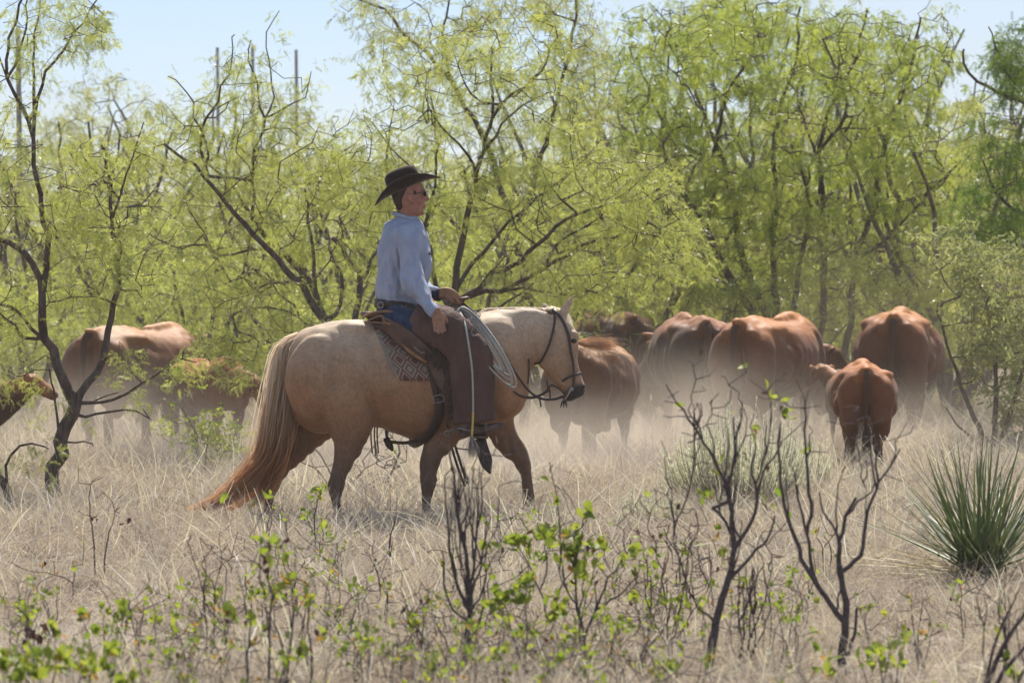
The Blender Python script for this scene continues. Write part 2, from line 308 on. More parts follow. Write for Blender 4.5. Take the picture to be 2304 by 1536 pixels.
def mat_coat(name, top, mid, low, leg, zt, zm, zl, zleg, dark=None, muzzle=None, sheen=0.35):
    """animal coat: ramp by height, sunlit back painted lighter; own belly and leg tones, mottled; muzzle darker"""
    m, t, b, o = nodes(name)
    tcn = N(t, 'ShaderNodeTexCoord'); sp = N(t, 'ShaderNodeSeparateXYZ'); t.links.new(tcn.outputs['Object'], sp.inputs[0])
    nz = N(t, 'ShaderNodeTexNoise'); nz.inputs['Scale'].default_value = 2.6; nz.inputs['Detail'].default_value = 5; t.links.new(tcn.outputs['Object'], nz.inputs['Vector'])
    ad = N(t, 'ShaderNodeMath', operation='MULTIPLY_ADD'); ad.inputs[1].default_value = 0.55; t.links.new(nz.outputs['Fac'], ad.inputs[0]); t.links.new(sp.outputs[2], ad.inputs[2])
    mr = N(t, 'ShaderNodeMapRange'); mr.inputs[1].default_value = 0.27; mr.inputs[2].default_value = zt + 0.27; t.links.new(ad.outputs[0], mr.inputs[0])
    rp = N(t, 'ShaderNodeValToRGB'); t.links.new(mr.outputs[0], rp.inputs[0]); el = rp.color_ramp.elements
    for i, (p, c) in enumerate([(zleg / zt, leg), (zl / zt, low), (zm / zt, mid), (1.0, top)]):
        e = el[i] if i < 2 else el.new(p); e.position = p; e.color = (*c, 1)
    n3 = N(t, 'ShaderNodeTexNoise'); n3.inputs['Scale'].default_value = 130; n3.inputs['Detail'].default_value = 3
    mp3 = N(t, 'ShaderNodeMapping'); mp3.inputs['Scale'].default_value = (0.35, 1, 0.25); t.links.new(tcn.outputs['Object'], mp3.inputs[0]); t.links.new(mp3.outputs[0], n3.inputs['Vector'])
    n4 = N(t, 'ShaderNodeTexNoise'); n4.inputs['Scale'].default_value = 9; n4.inputs['Detail'].default_value = 6; t.links.new(tcn.outputs['Object'], n4.inputs['Vector'])
    mr4 = N(t, 'ShaderNodeMapRange'); mr4.inputs[1].default_value = 0.3; mr4.inputs[2].default_value = 0.7; mr4.inputs[3].default_value = 0.86; mr4.inputs[4].default_value = 1.12; t.links.new(n4.outputs['Fac'], mr4.inputs[0])
    mr3 = N(t, 'ShaderNodeMapRange'); mr3.inputs[1].default_value = 0.25; mr3.inputs[2].default_value = 0.75; mr3.inputs[3].default_value = 0.8; mr3.inputs[4].default_value = 1.2; t.links.new(n3.outputs['Fac'], mr3.inputs[0])
    mu = N(t, 'ShaderNodeMath', operation='MULTIPLY'); t.links.new(mr4.outputs[0], mu.inputs[0]); t.links.new(mr3.outputs[0], mu.inputs[1])
    vm = N(t, 'ShaderNodeVectorMath', operation='SCALE'); t.links.new(rp.outputs[0], vm.inputs[0]); t.links.new(mu.outputs[0], vm.inputs['Scale'])
    last = vm.outputs[0]
    if muzzle:                        # soft dark muzzle round a point
        c, r, col = muzzle
        ds = N(t, 'ShaderNodeVectorMath', operation='DISTANCE'); ds.inputs[1].default_value = c; t.links.new(tcn.outputs['Object'], ds.inputs[0])
        mm = N(t, 'ShaderNodeMapRange'); mm.interpolation_type = 'SMOOTHSTEP'; mm.inputs[1].default_value = r * 0.75; mm.inputs[2].default_value = r * 1.3; mm.inputs[3].default_value = 1; mm.inputs[4].default_value = 0; t.links.new(ds.outputs['Value'], mm.inputs[0])
        mc = N(t, 'ShaderNodeMix', data_type='RGBA'); t.links.new(mm.outputs[0], mc.inputs[0]); t.links.new(last, mc.inputs[6]); mc.inputs[7].default_value = (*col, 1); last = mc.outputs[2]
    t.links.new(last, b.inputs['Base Color'])
    bp = N(t, 'ShaderNodeBump'); bp.inputs['Strength'].default_value = 0.45; bp.inputs['Distance'].default_value = 0.006; t.links.new(n3.outputs['Fac'], bp.inputs['Height']); t.links.new(bp.outputs[0], b.inputs['Normal'])
    b.inputs['Roughness'].default_value = 0.58; b.inputs['Specular IOR Level'].default_value = 0.22
    b.inputs['Sheen Weight'].default_value = sheen; b.inputs['Sheen Roughness'].default_value = 0.35; b.inputs['Sheen Tint'].default_value = (1, 0.88, 0.72, 1)
    return m

# ------------------------------------------------------------------ the ground
def fbm(x, y, s=1.0, seed=0.0):
    return noise.fractal(Vector((x * s + seed, y * s - seed, seed)), 1.0, 2.0, 4)
def ground_z(x, y):
    return 0.05 * fbm(x, y, 0.35, 3.1)
def make_ground():
    ys = np.concatenate([np.linspace(5, 48, 110), np.linspace(49, 100, 30), np.geomspace(104, 3500, 24)])
    us = np.concatenate([-np.geomspace(900, 10, 16), np.linspace(-9, 9, 60), np.geomspace(10, 900, 16)])
    V = []; far = []
    for y in ys:
        for u in us:
            x = u if y < 100 else u * (1 + (y - 100) / 900)
            z = ground_z(x, y) if y < 60 else 0.0
            V.append((x, y, z))
    n = len(us); i = np.arange(len(ys) - 1)[:, None] * n; j = np.arange(n - 1)[None, :]
    Q = np.stack([i + j, i + j + 1, i + n + j + 1, i + n + j], -1).reshape(-1, 4)
    o = link('ground', mesh_np('ground', V, Q, M['soil'])); tag(o, 'dry sandy soil of the pasture under the grass', kind='structure')
make_ground()
# the far rise of scrub that closes the view low behind the trees
def make_rise():
    V = []; nx = 90
    for k, (yy, hh) in enumerate([(128, -0.3), (140, .9), (160, 1.6), (200, 2.1), (260, 2.3), (420, -1)]):
        for i in range(nx):
            x = (i / (nx - 1) - 0.5) * yy * 1.6
            V.append((x, yy, hh + (1.1 * fbm(x, yy, 0.08, 9.0) + 0.35 * fbm(x, yy, 0.6, 2.0) if 0 < k < 5 else 0)))
    j = np.arange(nx - 1)[None, :]; i = np.arange(5)[:, None] * nx
    Q = np.stack([i + j, i + j + 1, i + nx + j + 1, i + nx + j], -1).reshape(-1, 4)
    o = link('hill', mesh_np('hill', V, Q, M['hill'])); tag(o, 'low scrubby rise far behind the mesquite', kind='structure')
make_rise()

# ------------------------------------------------------------------ the horse
HS = 313.04; HY = 27.6; HX = (980 - 1152) / HS
def h(px, py): return ((px - 980) / HS, (1183.4 - py) / HS)
def hp(px, py, y=0.0):
    a, b = h(px, py); return (a, y, b)
horse = empty('horse', (HX, HY, 0), 0, 'palomino horse with long red-tipped tail walking through dry grass under a cowboy', 'horse')
def make_horse():
    mb = MB(); k = 1 / HS
    T = [(646, 800, 868, .09), (656, 768, 925, .155), (676, 746, 960, .215), (710, 730, 975, .26), (750, 722, 975, .29), (795, 720, 968, .295), (840, 728, 962, .285), (885, 738, 976, .295),
         (930, 744, 988, .315), (985, 742, 994, .32), (1035, 728, 990, .30), (1080, 706, 978, .265), (1120, 700, 962, .235), (1155, 712, 940, .20), (1180, 745, 905, .14), (1192, 780, 875, .07)]
    trunk_rings(mb, [(*h(px, t), h(px, b)[1], hw) for px, t, b, hw in T])
    for r in []: pass
    # neck and head
    Nk = [(1080, 806, .0, 100, .17), (1130, 782, .0, 94, .145), (1172, 762, .0, 74, .115), (1210, 748, .0, 58, .092), (1240, 742, .0, 46, .08)]
    limb(mb, [(*h(a, b), y, hw * k, lat) for a, b, y, hw, lat in Nk], power=2.1)
    Hd = [(1246, 706, 0, 20, .055), (1246, 726, 0, 38, .078), (1247, 756, 0, 53, .092), (1250, 786, 0, 52, .095), (1262, 818, 0, 42, .078), (1277, 845, 0, 33, .060), (1290, 866, 0, 28, .055), (1297, 882, 0, 25, .053), (1300, 894, 0, 17, .038)]
    limb(mb, [(*h(a, b), y, hw * k, lat) for a, b, y, hw, lat in Hd], power=2.25)
    for s in (-1, 1):
        blob(mb, hp(1232, 795, s * .066), (.11, .034, .125))                 # cheek
        blob(mb, hp(1291, 757, s * .062), (.035, .028, .042))                # brow over the eye
        blob(mb, hp(1292, 805, s * .028), (.02, .018, .10), (0, 0.3, 0))     # nasal bone
        blob(mb, hp(1310, 868, s * .034), (.030, .022, .034))                # nostril rim
    blob(mb, hp(1281, 893, 0), (.045, .036, .028))                           # chin
    # muscles
    for s in (-1, 1):
        blob(mb, hp(720, 850, s * .19), (.24, .115, .32), (0, 0.1, 0))       # haunch
        blob(mb, hp(800, 915, s * .19), (.13, .085, .19), (0, 0.35, 0))      # stifle
        blob(mb, hp(1105, 840, s * .17), (.15, .085, .30), (0, -0.35, 0))    # shoulder
        blob(mb, hp(1140, 895, s * .13), (.13, .075, .15))                   # breast
        blob(mb, hp(800, 738, s * .11), (.14, .10, .06))                     # hip
    # hind legs: near (y<0) forward, off behind
    def leg(L, y0, lean=0.0):
        limb(mb, [(*h(a, b), y0 + lean * i, hw * k, lat) for i, (a, b, hw, lat) in enumerate(L)])
    leg([(770, 860, 90, .13), (788, 925, 68, .125), (787, 975, 47, .105), (784, 1008, 31, .082), (772, 1045, 22, .062), (762, 1072, 21, .052), (757, 1092, 20, .05), (758, 1118, 12.5, .034), (761, 1142, 11.5, .032), (765, 1160, 14, .038), (772, 1172, 14, .036), (778, 1182, 17, .05)], -.17)
    leg([(720, 880, 85, .12), (705, 945, 60, .11), (672, 990, 44, .09), (648, 1024, 33, .07), (627, 1057, 24, .056), (611, 1084, 21, .05), (604, 1108, 15, .04), (601, 1132, 12, .034), (600, 1152, 12, .034), (598, 1166, 14, .038), (602, 1178, 14, .04), (608, 1184, 16, .048)], .16)
    # forelegs: near one upright under the girth, off one stepping forward with a bent knee
    leg([(1045, 905, 60, .08), (1010, 955, 42, .085), (982, 1000, 32, .075), (970, 1030, 22, .055), (966, 1062, 18, .045), (965, 1078, 19, .046), (963, 1100, 12, .032), (961, 1130, 11.5, .03), (962, 1150, 14, .037), (966, 1166, 12, .034), (972, 1180, 17, .05)], -.13)
    leg([(1080, 890, 60, .08), (1108, 930, 45, .085), (1130, 968, 34, .075), (1152, 1005, 27, .06), (1172, 1032, 20, .046), (1181, 1050, 18, .046), (1185, 1072, 12, .033), (1187, 1100, 11, .03), (1190, 1128, 12, .032), (1192, 1146, 14, .037), (1196, 1160, 12, .034), (1200, 1176, 17, .05)], .12)
    # ears
    for s, pts in ((-1, [(1262, 716, 12), (1266, 704, 13.5), (1275, 688, 11), (1284, 674, 6), (1290, 665, 1.2)]), (1, [(1240, 705, 11), (1231, 694, 9), (1222, 686, 6), (1214, 680, 1.2)])):
        limb(mb, [(*h(a, b), s * (.045 + .006 * i), r * k, max(.018 - .003 * i, .005)) for i, (a, b, r) in enumerate(pts)], n=12)
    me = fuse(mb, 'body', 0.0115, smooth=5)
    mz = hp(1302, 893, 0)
    me.materials.append(mat_coat('palomino_coat', (0.48, 0.36, 0.25), (0.33, 0.21, 0.128), (0.31, 0.16, 0.082), (0.15, 0.09, 0.06), 1.52, 1.20, 0.92, 0.38, muzzle=(mz, 0.105, (0.045, 0.035, 0.032)), sheen=0.12))  # first tone paints the sun on croup and back into the coat
    nr = get_nrm(me)
    def fn(co):     # ribs, flank fold and veins as low relief
        out = co.copy()
        for i in range(len(co)):
            x, y, z = co[i]
            n = nr[i]; d = 0.0
            d += 0.017 * noise.noise(Vector((x * 5, y * 5, z * 5))) + .006 * noise.noise(Vector((x * 14, y * 14, z * 9)))
            sx, sz = h(1095, 800); d -= .013 * math.exp(-(((x - sx) - .45 * (z - sz)) / .02) ** 2 - ((z - sz) / .15) ** 2)      # line of the shoulder
            gx, gz = h(735, 900); d -= .012 * math.exp(-(((x - gx) + .5 * (z - gz)) / .02) ** 2 - ((z - gz) / .14) ** 2)      # groove down the haunch
            ex_, ez_ = h(1040, 930); d -= .015 * math.exp(-((x - ex_) / .05) ** 2 - ((z - ez_) / .03) ** 2)
            jx, jz = h(1205, 800); d -= .012 * math.exp(-(((x - jx) + .2 * (z - jz)) / .014) ** 2 - ((z - jz) / .09) ** 2)    # behind the jaw
            if z < .62: d += .004 * math.sin(x * 90 + z * 12)
            fx, fz = h(838, 900); d -= 0.016 * math.exp(-(((x - fx) + 0.35 * (z - fz)) / .022) ** 2 - ((z - fz) / .16) ** 2)
            d -= 0.012 * math.exp(-((x - h(1062, 0)[0] + 0.3 * (z - 1.0)) / .03) ** 2 - ((z - 1.1) / .25) ** 2)
            if abs(y) > .12 and h(870, 0)[0] < x < h(1000, 0)[0] and .75 < z < 1.2: d += 0.005 * math.sin((x + 0.25 * z) * 60)
            out[i] += n * d
        return out
    warp(me, fn)
    b = link('body', me, horse)
    # eyes
    for s in (-1, 1):
        e = MB(); blob(e, hp(1291, 766, s * .083), (.021, .014, .017)); e.build('eye', M['eye'], horse)
    for s, (a, c) in ((-1, (1313, 869)), (1, (1313, 869))):
        e = MB(); blob(e, hp(a, c, s * .050), (.010, .006, .015), (0, 0.4, 0)); e.build('nostril', M['eye'], horse)
def hair_mb(mb, root, mid, end, n, spread0, spread1, wid, seed=1, seg=14, curl=0.02, wave=3):
    """n ribbons through three+ control stations; each station (x,y,z) and spread (sx,sy,sz)"""
    r = np.random.default_rng(seed)
    for i in range(n):
        u = r.normal(0, 1, 3) * 0.5
        pts = [np.array(c) + u * np.array(s) + r.normal(0, 1, 3) * np.array(s) * 0.10 for c, s in zip(root, spread0)]
        P = catmull(pts, max(2, seg // (len(pts) - 1)))
        t = np.linspace(0, 1, len(P))
        P += curl * np.stack([np.sin(t * wave * 6.28 + r.uniform(0, 6)), np.cos(t * wave * 5 + r.uniform(0, 6)), np.zeros(len(P))], 1) * t[:, None]
        ln = r.uniform(0.8, 1.0); P = P[:max(4, int(len(P) * ln))]; t = np.linspace(0, 1, len(P))
        T = np.gradient(P, axis=0); T /= np.linalg.norm(T, axis=1)[:, None] + 1e-9
        v = r.normal(0, 1, 3); v[1] *= 0.4
        S = np.cross(T, v); S /= np.linalg.norm(S, axis=1)[:, None] + 1e-9
        wd = wid * (1 - 0.8 * t ** 2) * r.uniform(0.6, 1.3)
        V = np.concatenate([P - S * wd[:, None], P + S * wd[:, None]]); m = len(P); a = np.arange(m - 1)
        mb.add(V, np.stack([a, a + 1, m + a + 1, m + a], 1))
def mat_hair(name, stops, ztop, spec=0.35):
    m, t, b, o = nodes(name)
    tcn = N(t, 'ShaderNodeTexCoord'); sp = N(t, 'ShaderNodeSeparateXYZ'); t.links.new(tcn.outputs['Object'], sp.inputs[0])
    nz = N(t, 'ShaderNodeTexNoise'); nz.inputs['Scale'].default_value = 22; nz.inputs['Detail'].default_value = 3
    mpn = N(t, 'ShaderNodeMapping'); mpn.inputs['Scale'].default_value = (3, 3, 0.12); t.links.new(tcn.outputs['Object'], mpn.inputs[0]); t.links.new(mpn.outputs[0], nz.inputs['Vector'])
    ad = N(t, 'ShaderNodeMath', operation='MULTIPLY_ADD'); ad.inputs[1].default_value = 0.5 * ztop; t.links.new(nz.outputs['Fac'], ad.inputs[0]); t.links.new(sp.outputs[2], ad.inputs[2])
    mr = N(t, 'ShaderNodeMapRange'); mr.inputs[1].default_value = 0.25 * ztop; mr.inputs[2].default_value = ztop * 1.25; t.links.new(ad.outputs[0], mr.inputs[0])
    rp = N(t, 'ShaderNodeValToRGB'); t.links.new(mr.outputs[0], rp.inputs[0]); el = rp.color_ramp.elements
    for i, (p, c) in enumerate(stops):
        e = el[i] if i < 2 else el.new(p); e.position = p; e.color = (*c, 1)
    t.links.new(rp.outputs[0], b.inputs['Base Color']); b.inputs['Roughness'].default_value = 0.45; b.inputs['Specular IOR Level'].default_value = spec
    tr = N(t, 'ShaderNodeBsdfTranslucent'); ms = N(t, 'ShaderNodeMixShader'); ms.inputs[0].default_value = 0.5
    t.links.new(rp.outputs[0], tr.inputs[0]); t.links.new(b.outputs[0], ms.inputs[1]); t.links.new(tr.outputs[0], ms.inputs[2]); t.links.new(ms.outputs[0], o.inputs[0])
    return m
M['tail'] = mat_hair('palomino_tail_hair', [(0.0, (0.72, 0.55, 0.38)), (0.10, (0.66, 0.40, 0.22)), (0.36, (0.56, 0.31, 0.16)), (0.50, (0.64, 0.45, 0.29)), (0.75, (0.80, 0.66, 0.50))], 1.35)
M['mane'] = mat_hair('cream_mane_hair', [(0.0, (0.70, 0.58, 0.44)), (1.0, (0.80, 0.72, 0.60))], 1.6)
def make_tail():
    mb = MB()
    core = [(672, 757, 12), (650, 775, 22), (640, 820, 27), (630, 880, 33), (620, 950, 35), (605, 1010, 34), (588, 1060, 30), (566, 1100, 22), (535, 1132, 12), (505, 1150, 5)]
    limb(mb, [(*h(a, b), 0.0, r * .82 / HS, max(r * .55 / HS, .01)) for a, b, r in core], n=20)
    C = [hp(674, 756, 0), hp(646, 778, 0), hp(636, 850, 0), hp(624, 940, 0), hp(605, 1020, 0), hp(570, 1064, -.05), hp(524, 1104, -.12), hp(478, 1130, -.2), hp(424, 1144, -.26)]
    S = [(.02, .03, .02), (.055, .07, .02), (.085, .08, .03), (.095, .09, .04), (.09, .09, .05), (.075, .08, .06), (.06, .06, .05), (.045, .05, .035), (.05, .05, .025)]
    hair_mb(mb, C, None, None, 1700, S, None, 0.0040, seed=4, seg=26, curl=0.012)
    # a lower skein that hangs behind the hock
    C2 = [hp(650, 800, 0), hp(640, 900, -.02), hp(640, 980, -.04), hp(625, 1050, -.05), hp(604, 1098, -.05), hp(575, 1130, -.04), hp(540, 1150, 0)]
    S2 = [(.04, .06, .02), (.06, .06, .03), (.06, .05, .05), (.06, .05, .05), (.05, .05, .05), (.04, .04, .03), (.03, .04, .03)]
    hair_mb(mb, C2, None, None, 300, S2, None, 0.0032, seed=9, seg=20, curl=0.015)
    mb.build('tail', M['tail'], horse)
    mb = MB()   # mane: lies over the far side, with a little fringe and a forelock
    r = np.random.default_rng(5)
    for i in range(500):
        t = r.uniform(0, 1); px = 1085 + t * 165; top = np.interp(px, [1060, 1100, 1140, 1180, 1215, 1250], [703, 690, 689, 688, 690, 696])
        x, z = h(px, top); side = 1
        L = r.uniform(.12, .25) if side > 0 else r.uniform(.02, .11)
        P = [(x, -.01, z - .016), (x + r.normal(0, .01), side * .03, z - .012 + r.normal(0, .003)), (x + r.normal(0, .02) - .01, side * (.075 if side > 0 else .045), z - L * .35), (x + r.normal(0, .03) - .02, side * (.10 if side > 0 else .06), z - L)]
        P = catmull(P, 3); T = np.gradient(P, axis=0); Sx = np.cross(T, r.normal(0, 1, 3)); Sx /= np.linalg.norm(Sx, axis=1)[:, None]
        wd = 0.0028 * (1 - .8 * np.linspace(0, 1, len(P)) ** 2); m = len(P); a = np.arange(m - 1)
        mb.add(np.concatenate([P - Sx * wd[:, None], P + Sx * wd[:, None]]), np.stack([a, a + 1, m + a + 1, m + a], 1))
    C = [hp(1236, 693, .02), hp(1256, 700, .03), hp(1276, 716, .03), hp(1292, 745, .03)]
    hair_mb(mb, C, None, None, 120, [(.05, .04, .012), (.05, .04, .012), (.025, .05, .02), (.02, .05, .04)], None, .0028, seed=8, seg=9, curl=.006)
    mb.build('mane', M['mane'], horse)
make_horse(); make_tail()

# ------------------------------------------------------------------ cattle (forward = +x in the builder)
def cow_mesh(name, mat, hd='down', slim=1.0, legs=0, turn=0.0, voxel=0.016, calf=False):
    mb = MB(); w_ = slim
    top = 1.34
    T = [(-1.02, 1.22, .98, .10), (-.98, 1.29, .86, .20), (-.88, 1.34, .72, .27), (-.72, 1.37, .66, .31), (-.5, 1.36, .60, .355), (-.25, 1.34, .545, .40), (0, 1.325, .525, .42), (.25, 1.33, .54, .40), (.45, 1.36, .58, .345), (.62, 1.38, .64, .29), (.76, 1.33, .70, .24), (.86, 1.24, .78, .16)]
    if calf: T = [(a, t, b + (.09 if -.6 < a < .5 else .03), hw * .93) for a, t, b, hw in T]
    trunk_rings(mb, [(a, t, b, hw * w_) for a, t, b, hw in T], power=2.25)
    # bony topline: tail head, pins, hooks, spine
    blob(mb, (-.93, 0, 1.305), (.18, .055, .05), (0, 0.2, 0))
    blob(mb, (-.5, 0, 1.345), (.52, .05, .045)); blob(mb, (.45, 0, 1.35), (.4, .08, .07))
    for s in (-1, 1):
        blob(mb, (-.97, s * .12 * w_, 1.20), (.07, .06, .065))
        blob(mb, (-.60, s * .19 * w_, 1.235), (.24, .13, .08), (0, 0, s * .3))
        blob(mb, (-.86, s * .19 * w_, .97), (.20, .135 * w_, .28), (0, .1, 0))       # round
        blob(mb, (-.89, s * .17 * w_, .76), (.16, .13 * w_, .22)); blob(mb, (-.84, s * .165 * w_, .60), (.115, .105 * w_, .20))
        blob(mb, (.58, s * .17 * w_, .66), (.11, .09 * w_, .18))
        blob(mb, (-.52, s * .27 * w_, .86), (.14, .10, .17), (0, .5, 0))
        blob(mb, (.56, s * .25 * w_, .98), (.17, .08, .30), (0, -.3, 0))
    y1 = .165 * w_
    q = [(0.0, 0.0), (0.10, -0.10), (-0.08, 0.12)][legs]
    for s in (-1, 1):
        d = q[0] if s < 0 else q[1]
        limb(mb, [(-.86, .92, s * y1, .17, .13 * w_), (-.80, .74, s * y1, .13, .115 * w_), (-.80 + d * .4, .60, s * y1, .088, .078), (-.85 + d * .7, .50, s * y1 * .95, .062, .055), (-.88 + d * .9, .43, s * y1 * .93, .060, .050), (-.875 + d, .32, s * y1 * .93, .044, .042), (-.86 + d * 1.05, .17, s * y1 * .95, .042, .042), (-.85 + d * 1.1, .10, s * y1, .046, .046), (-.83 + d * 1.1, .02, s * y1, .052, .055)], n=14)
        d = -d
        limb(mb, [(.58, .86, s * y1, .12, .09), (.56, .70, s * y1, .088, .08), (.56 + d * .5, .54, s * y1, .062, .06), (.575 + d, .42, s * y1, .052, .05), (.57 + d, .28, s * y1, .036, .035), (.57 + d, .13, s * y1, .042, .042), (.59 + d, .02, s * y1, .055, .055)], n=14)
    if not calf: blob(mb, (-.52, 0, .58), (.17, .13, .11))         # udder
    # neck and head, head end position by pose
    E = {'down': (1.32, .72), 'mid': (1.36, 1.06), 'up': (1.24, 1.38)}[hd]
    ca, sa = math.cos(turn), math.sin(turn)
    nb = (.74, 0, 1.08); ex, ez = E; hx = nb[0] + (ex - nb[0]) * ca; hy = (ex - nb[0]) * sa
    C = np.array([(.60, 0, 1.04), (.80, hy * .15, 1.04 + .12 * (ez - 1.05)), (nb[0] + (hx - nb[0]) * .62, hy * .55, 1.06 + .62 * (ez - 1.08)), (hx, hy, ez)])
    P = C; Tn = np.gradient(P, axis=0); Tn /= np.linalg.norm(Tn, axis=1)[:, None]
    U = np.cross(Tn, (0, 0, 1)); U /= np.linalg.norm(U, axis=1)[:, None]; Vv = np.cross(U, Tn)
    loft(mb, P, U * np.array([.21, .17, .135, .11])[:, None], Vv * np.array([.30, .26, .205, .145])[:, None], n=20)
    pit = {'down': R(62), 'mid': R(48), 'up': R(35)}[hd]
    D = Vector((ca * math.cos(pit), sa * math.cos(pit), -math.sin(pit))); Uh = Vector((-sa, ca, 0)); Vh = D.cross(Uh) * -1
    Pc = Vector((hx, hy, ez + .03)); hl = [(-.06, .07, .08), (.04, .115, .125), (.14, .11, .12), (.24, .085, .10), (.34, .068, .08), (.42, .072, .075), (.47, .06, .055)]
    loft(mb, [tuple(Pc + D * a) for a, b, c in hl], [tuple(Uh * b) for a, b, c in hl], [tuple(Vh * c) for a, b, c in hl], n=18)
    eyes = []
    for s in (-1, 1):
        e0 = Pc + Uh * (s * .095) + D * -.0; ed = (Uh * s * .95 + Vector((0, 0, .22)) - D * .1).normalized()
        if Vh.z < 0: pass
        up = ed.cross(D).normalized()
        pts = [(0, .030, .022), (.05, .055, .026), (.11, .068, .022), (.17, .052, .014), (.215, .012, .006)]
        loft(mb, [tuple(e0 + ed * a) for a, b, c in pts], [tuple(up * b) for a, b, c in pts], [tuple(D * c) for a, b, c in pts], n=12)
        blob(mb, tuple(Pc + Uh * (s * .095) + D * .13), (.032, .032, .032))
        eyes.append(tuple(Pc + Uh * (s * .112) + D * .135))
    me = fuse(mb, name, voxel, smooth=15)
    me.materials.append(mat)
    def shape(co):
        x, y, z = co[:, 0], np.abs(co[:, 1]), co[:, 2]
        out = co.copy()
        rear = np.clip((-.70 - x) / .2, 0, 1)
        out[:, 0] += rear * .085 * np.exp(-(y / .050) ** 2) * np.clip((1.22 - z) / .15, 0, 1) * np.clip((z - .45) / .2, 0, 1)
        out[:, 2] -= .035 * np.exp(-((x + .80) / .10) ** 2 - ((y - .13 * slim) / .06) ** 2) * (z > 1.1)
        hol = np.exp(-((x + .42) / .11) ** 2 - ((z - 1.13) / .10) ** 2) * np.clip((y - .15) / .1, 0, 1)
        out[:, 1] -= np.sign(co[:, 1]) * .05 * hol
        return out
    warp(me, shape)
    sd_ = legs * 3.7 + slim * 9
    nr = get_nrm(me)
    warp(me, lambda co: np.array([c + n * (0.026 * noise.noise(Vector((c[0] * 3.2, c[1] * 3.2 + sd_, c[2] * 2.6)))  + .011 * noise.noise(Vector((c[0] * 11, c[1] * 11 + sd_, c[2] * 6)))) for c, n in zip(co, nr)]))
    return me, eyes
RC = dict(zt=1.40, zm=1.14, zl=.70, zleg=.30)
M['cow_red'] = mat_coat('red_brown_coat', (0.42, 0.165, 0.048), (0.135, 0.040, 0.012), (0.09, 0.029, 0.010), (0.045, 0.02, 0.011), sheen=0.1, **RC)  # first tone of each cattle coat paints the sunlit orange back over shaded sides
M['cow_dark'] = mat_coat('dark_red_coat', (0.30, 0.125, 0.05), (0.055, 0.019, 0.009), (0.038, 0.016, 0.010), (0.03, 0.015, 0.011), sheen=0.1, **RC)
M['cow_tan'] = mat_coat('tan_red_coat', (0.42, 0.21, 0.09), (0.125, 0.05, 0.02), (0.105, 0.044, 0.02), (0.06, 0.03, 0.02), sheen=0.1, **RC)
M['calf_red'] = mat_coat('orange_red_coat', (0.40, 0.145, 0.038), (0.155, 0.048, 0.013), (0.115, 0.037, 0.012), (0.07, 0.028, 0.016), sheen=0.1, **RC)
M['cow_hair'] = mat_hair('red_tail_hair', [(0.0, (0.06, 0.026, 0.016)), (1.0, (0.11, 0.042, 0.018))], 1.3)
M['cow_hair_pale'] = mat_hair('pale_tail_switch', [(0.0, (0.5, 0.30, 0.16)), (1.0, (0.62, 0.36, 0.20))], 1.3)
def cow_tail(path, mat, switch=True, r0=.038, sw=.05):
    mb = MB(); n = len(path)
    tube(mb, path, [r0 * (1 - .62 * i / (n - 1)) for i in range(n)], n=8)
    if switch:
        a, b = Vector(path[-2]), Vector(path[-1]); d = (b - a).normalized(); L = .26
        C = [tuple(a), tuple(b), tuple(b + d * L * .5), tuple(b + d * L)]
        hair_mb(mb, C, None, None, 220, [(.015,) * 3, (sw,) * 3, (sw * 1.5,) * 3, (sw * 1.6,) * 3], None, .003, seed=3, seg=9, curl=.01)
    return mb.mesh('tail', mat)
HANG = [(-1.03, 0, 1.30), (-1.12, 0, 1.24), (-1.15, 0.005, 1.05), (-1.13, 0.01, .85), (-1.10, .01, .62), (-1.08, 0, .48)]
CM = {}
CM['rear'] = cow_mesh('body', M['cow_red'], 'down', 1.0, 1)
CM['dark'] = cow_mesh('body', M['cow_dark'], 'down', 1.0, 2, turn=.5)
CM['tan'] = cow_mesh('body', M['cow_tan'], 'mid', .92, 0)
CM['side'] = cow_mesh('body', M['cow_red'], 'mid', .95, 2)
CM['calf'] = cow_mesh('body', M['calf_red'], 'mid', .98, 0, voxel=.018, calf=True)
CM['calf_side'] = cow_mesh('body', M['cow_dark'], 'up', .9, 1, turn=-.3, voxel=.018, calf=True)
def cow(kind, px, gy, yaw, scale, label, cat, tail=HANG, hair='cow_hair', grp='red cattle walking away through the dust', wide=1.0, z=0.0):
    D = DG(gy); p = W(px, gy, D)
    o = empty('cow' if cat == 'cow' else 'calf', (p.x, D, z), yaw, label, cat, grp)
    o.scale = (scale, scale * wide, scale)
    me, eyes = CM[kind]
    link('body', me, o)
    link('tail', cow_tail(tail, M[hair]) if tail is not HANG or hair != 'cow_hair' else TAIL, o)
    for e in eyes:
        m_ = link('eye', EYE_ME, o); m_.location = e
    return o
TAIL = cow_tail(HANG, M['cow_hair'])
_e = MB(); blob(_e, (0, 0, 0), (.022,) * 3, n=8); EYE_ME = _e.mesh('eye', M['eye'])
UP = R(90)
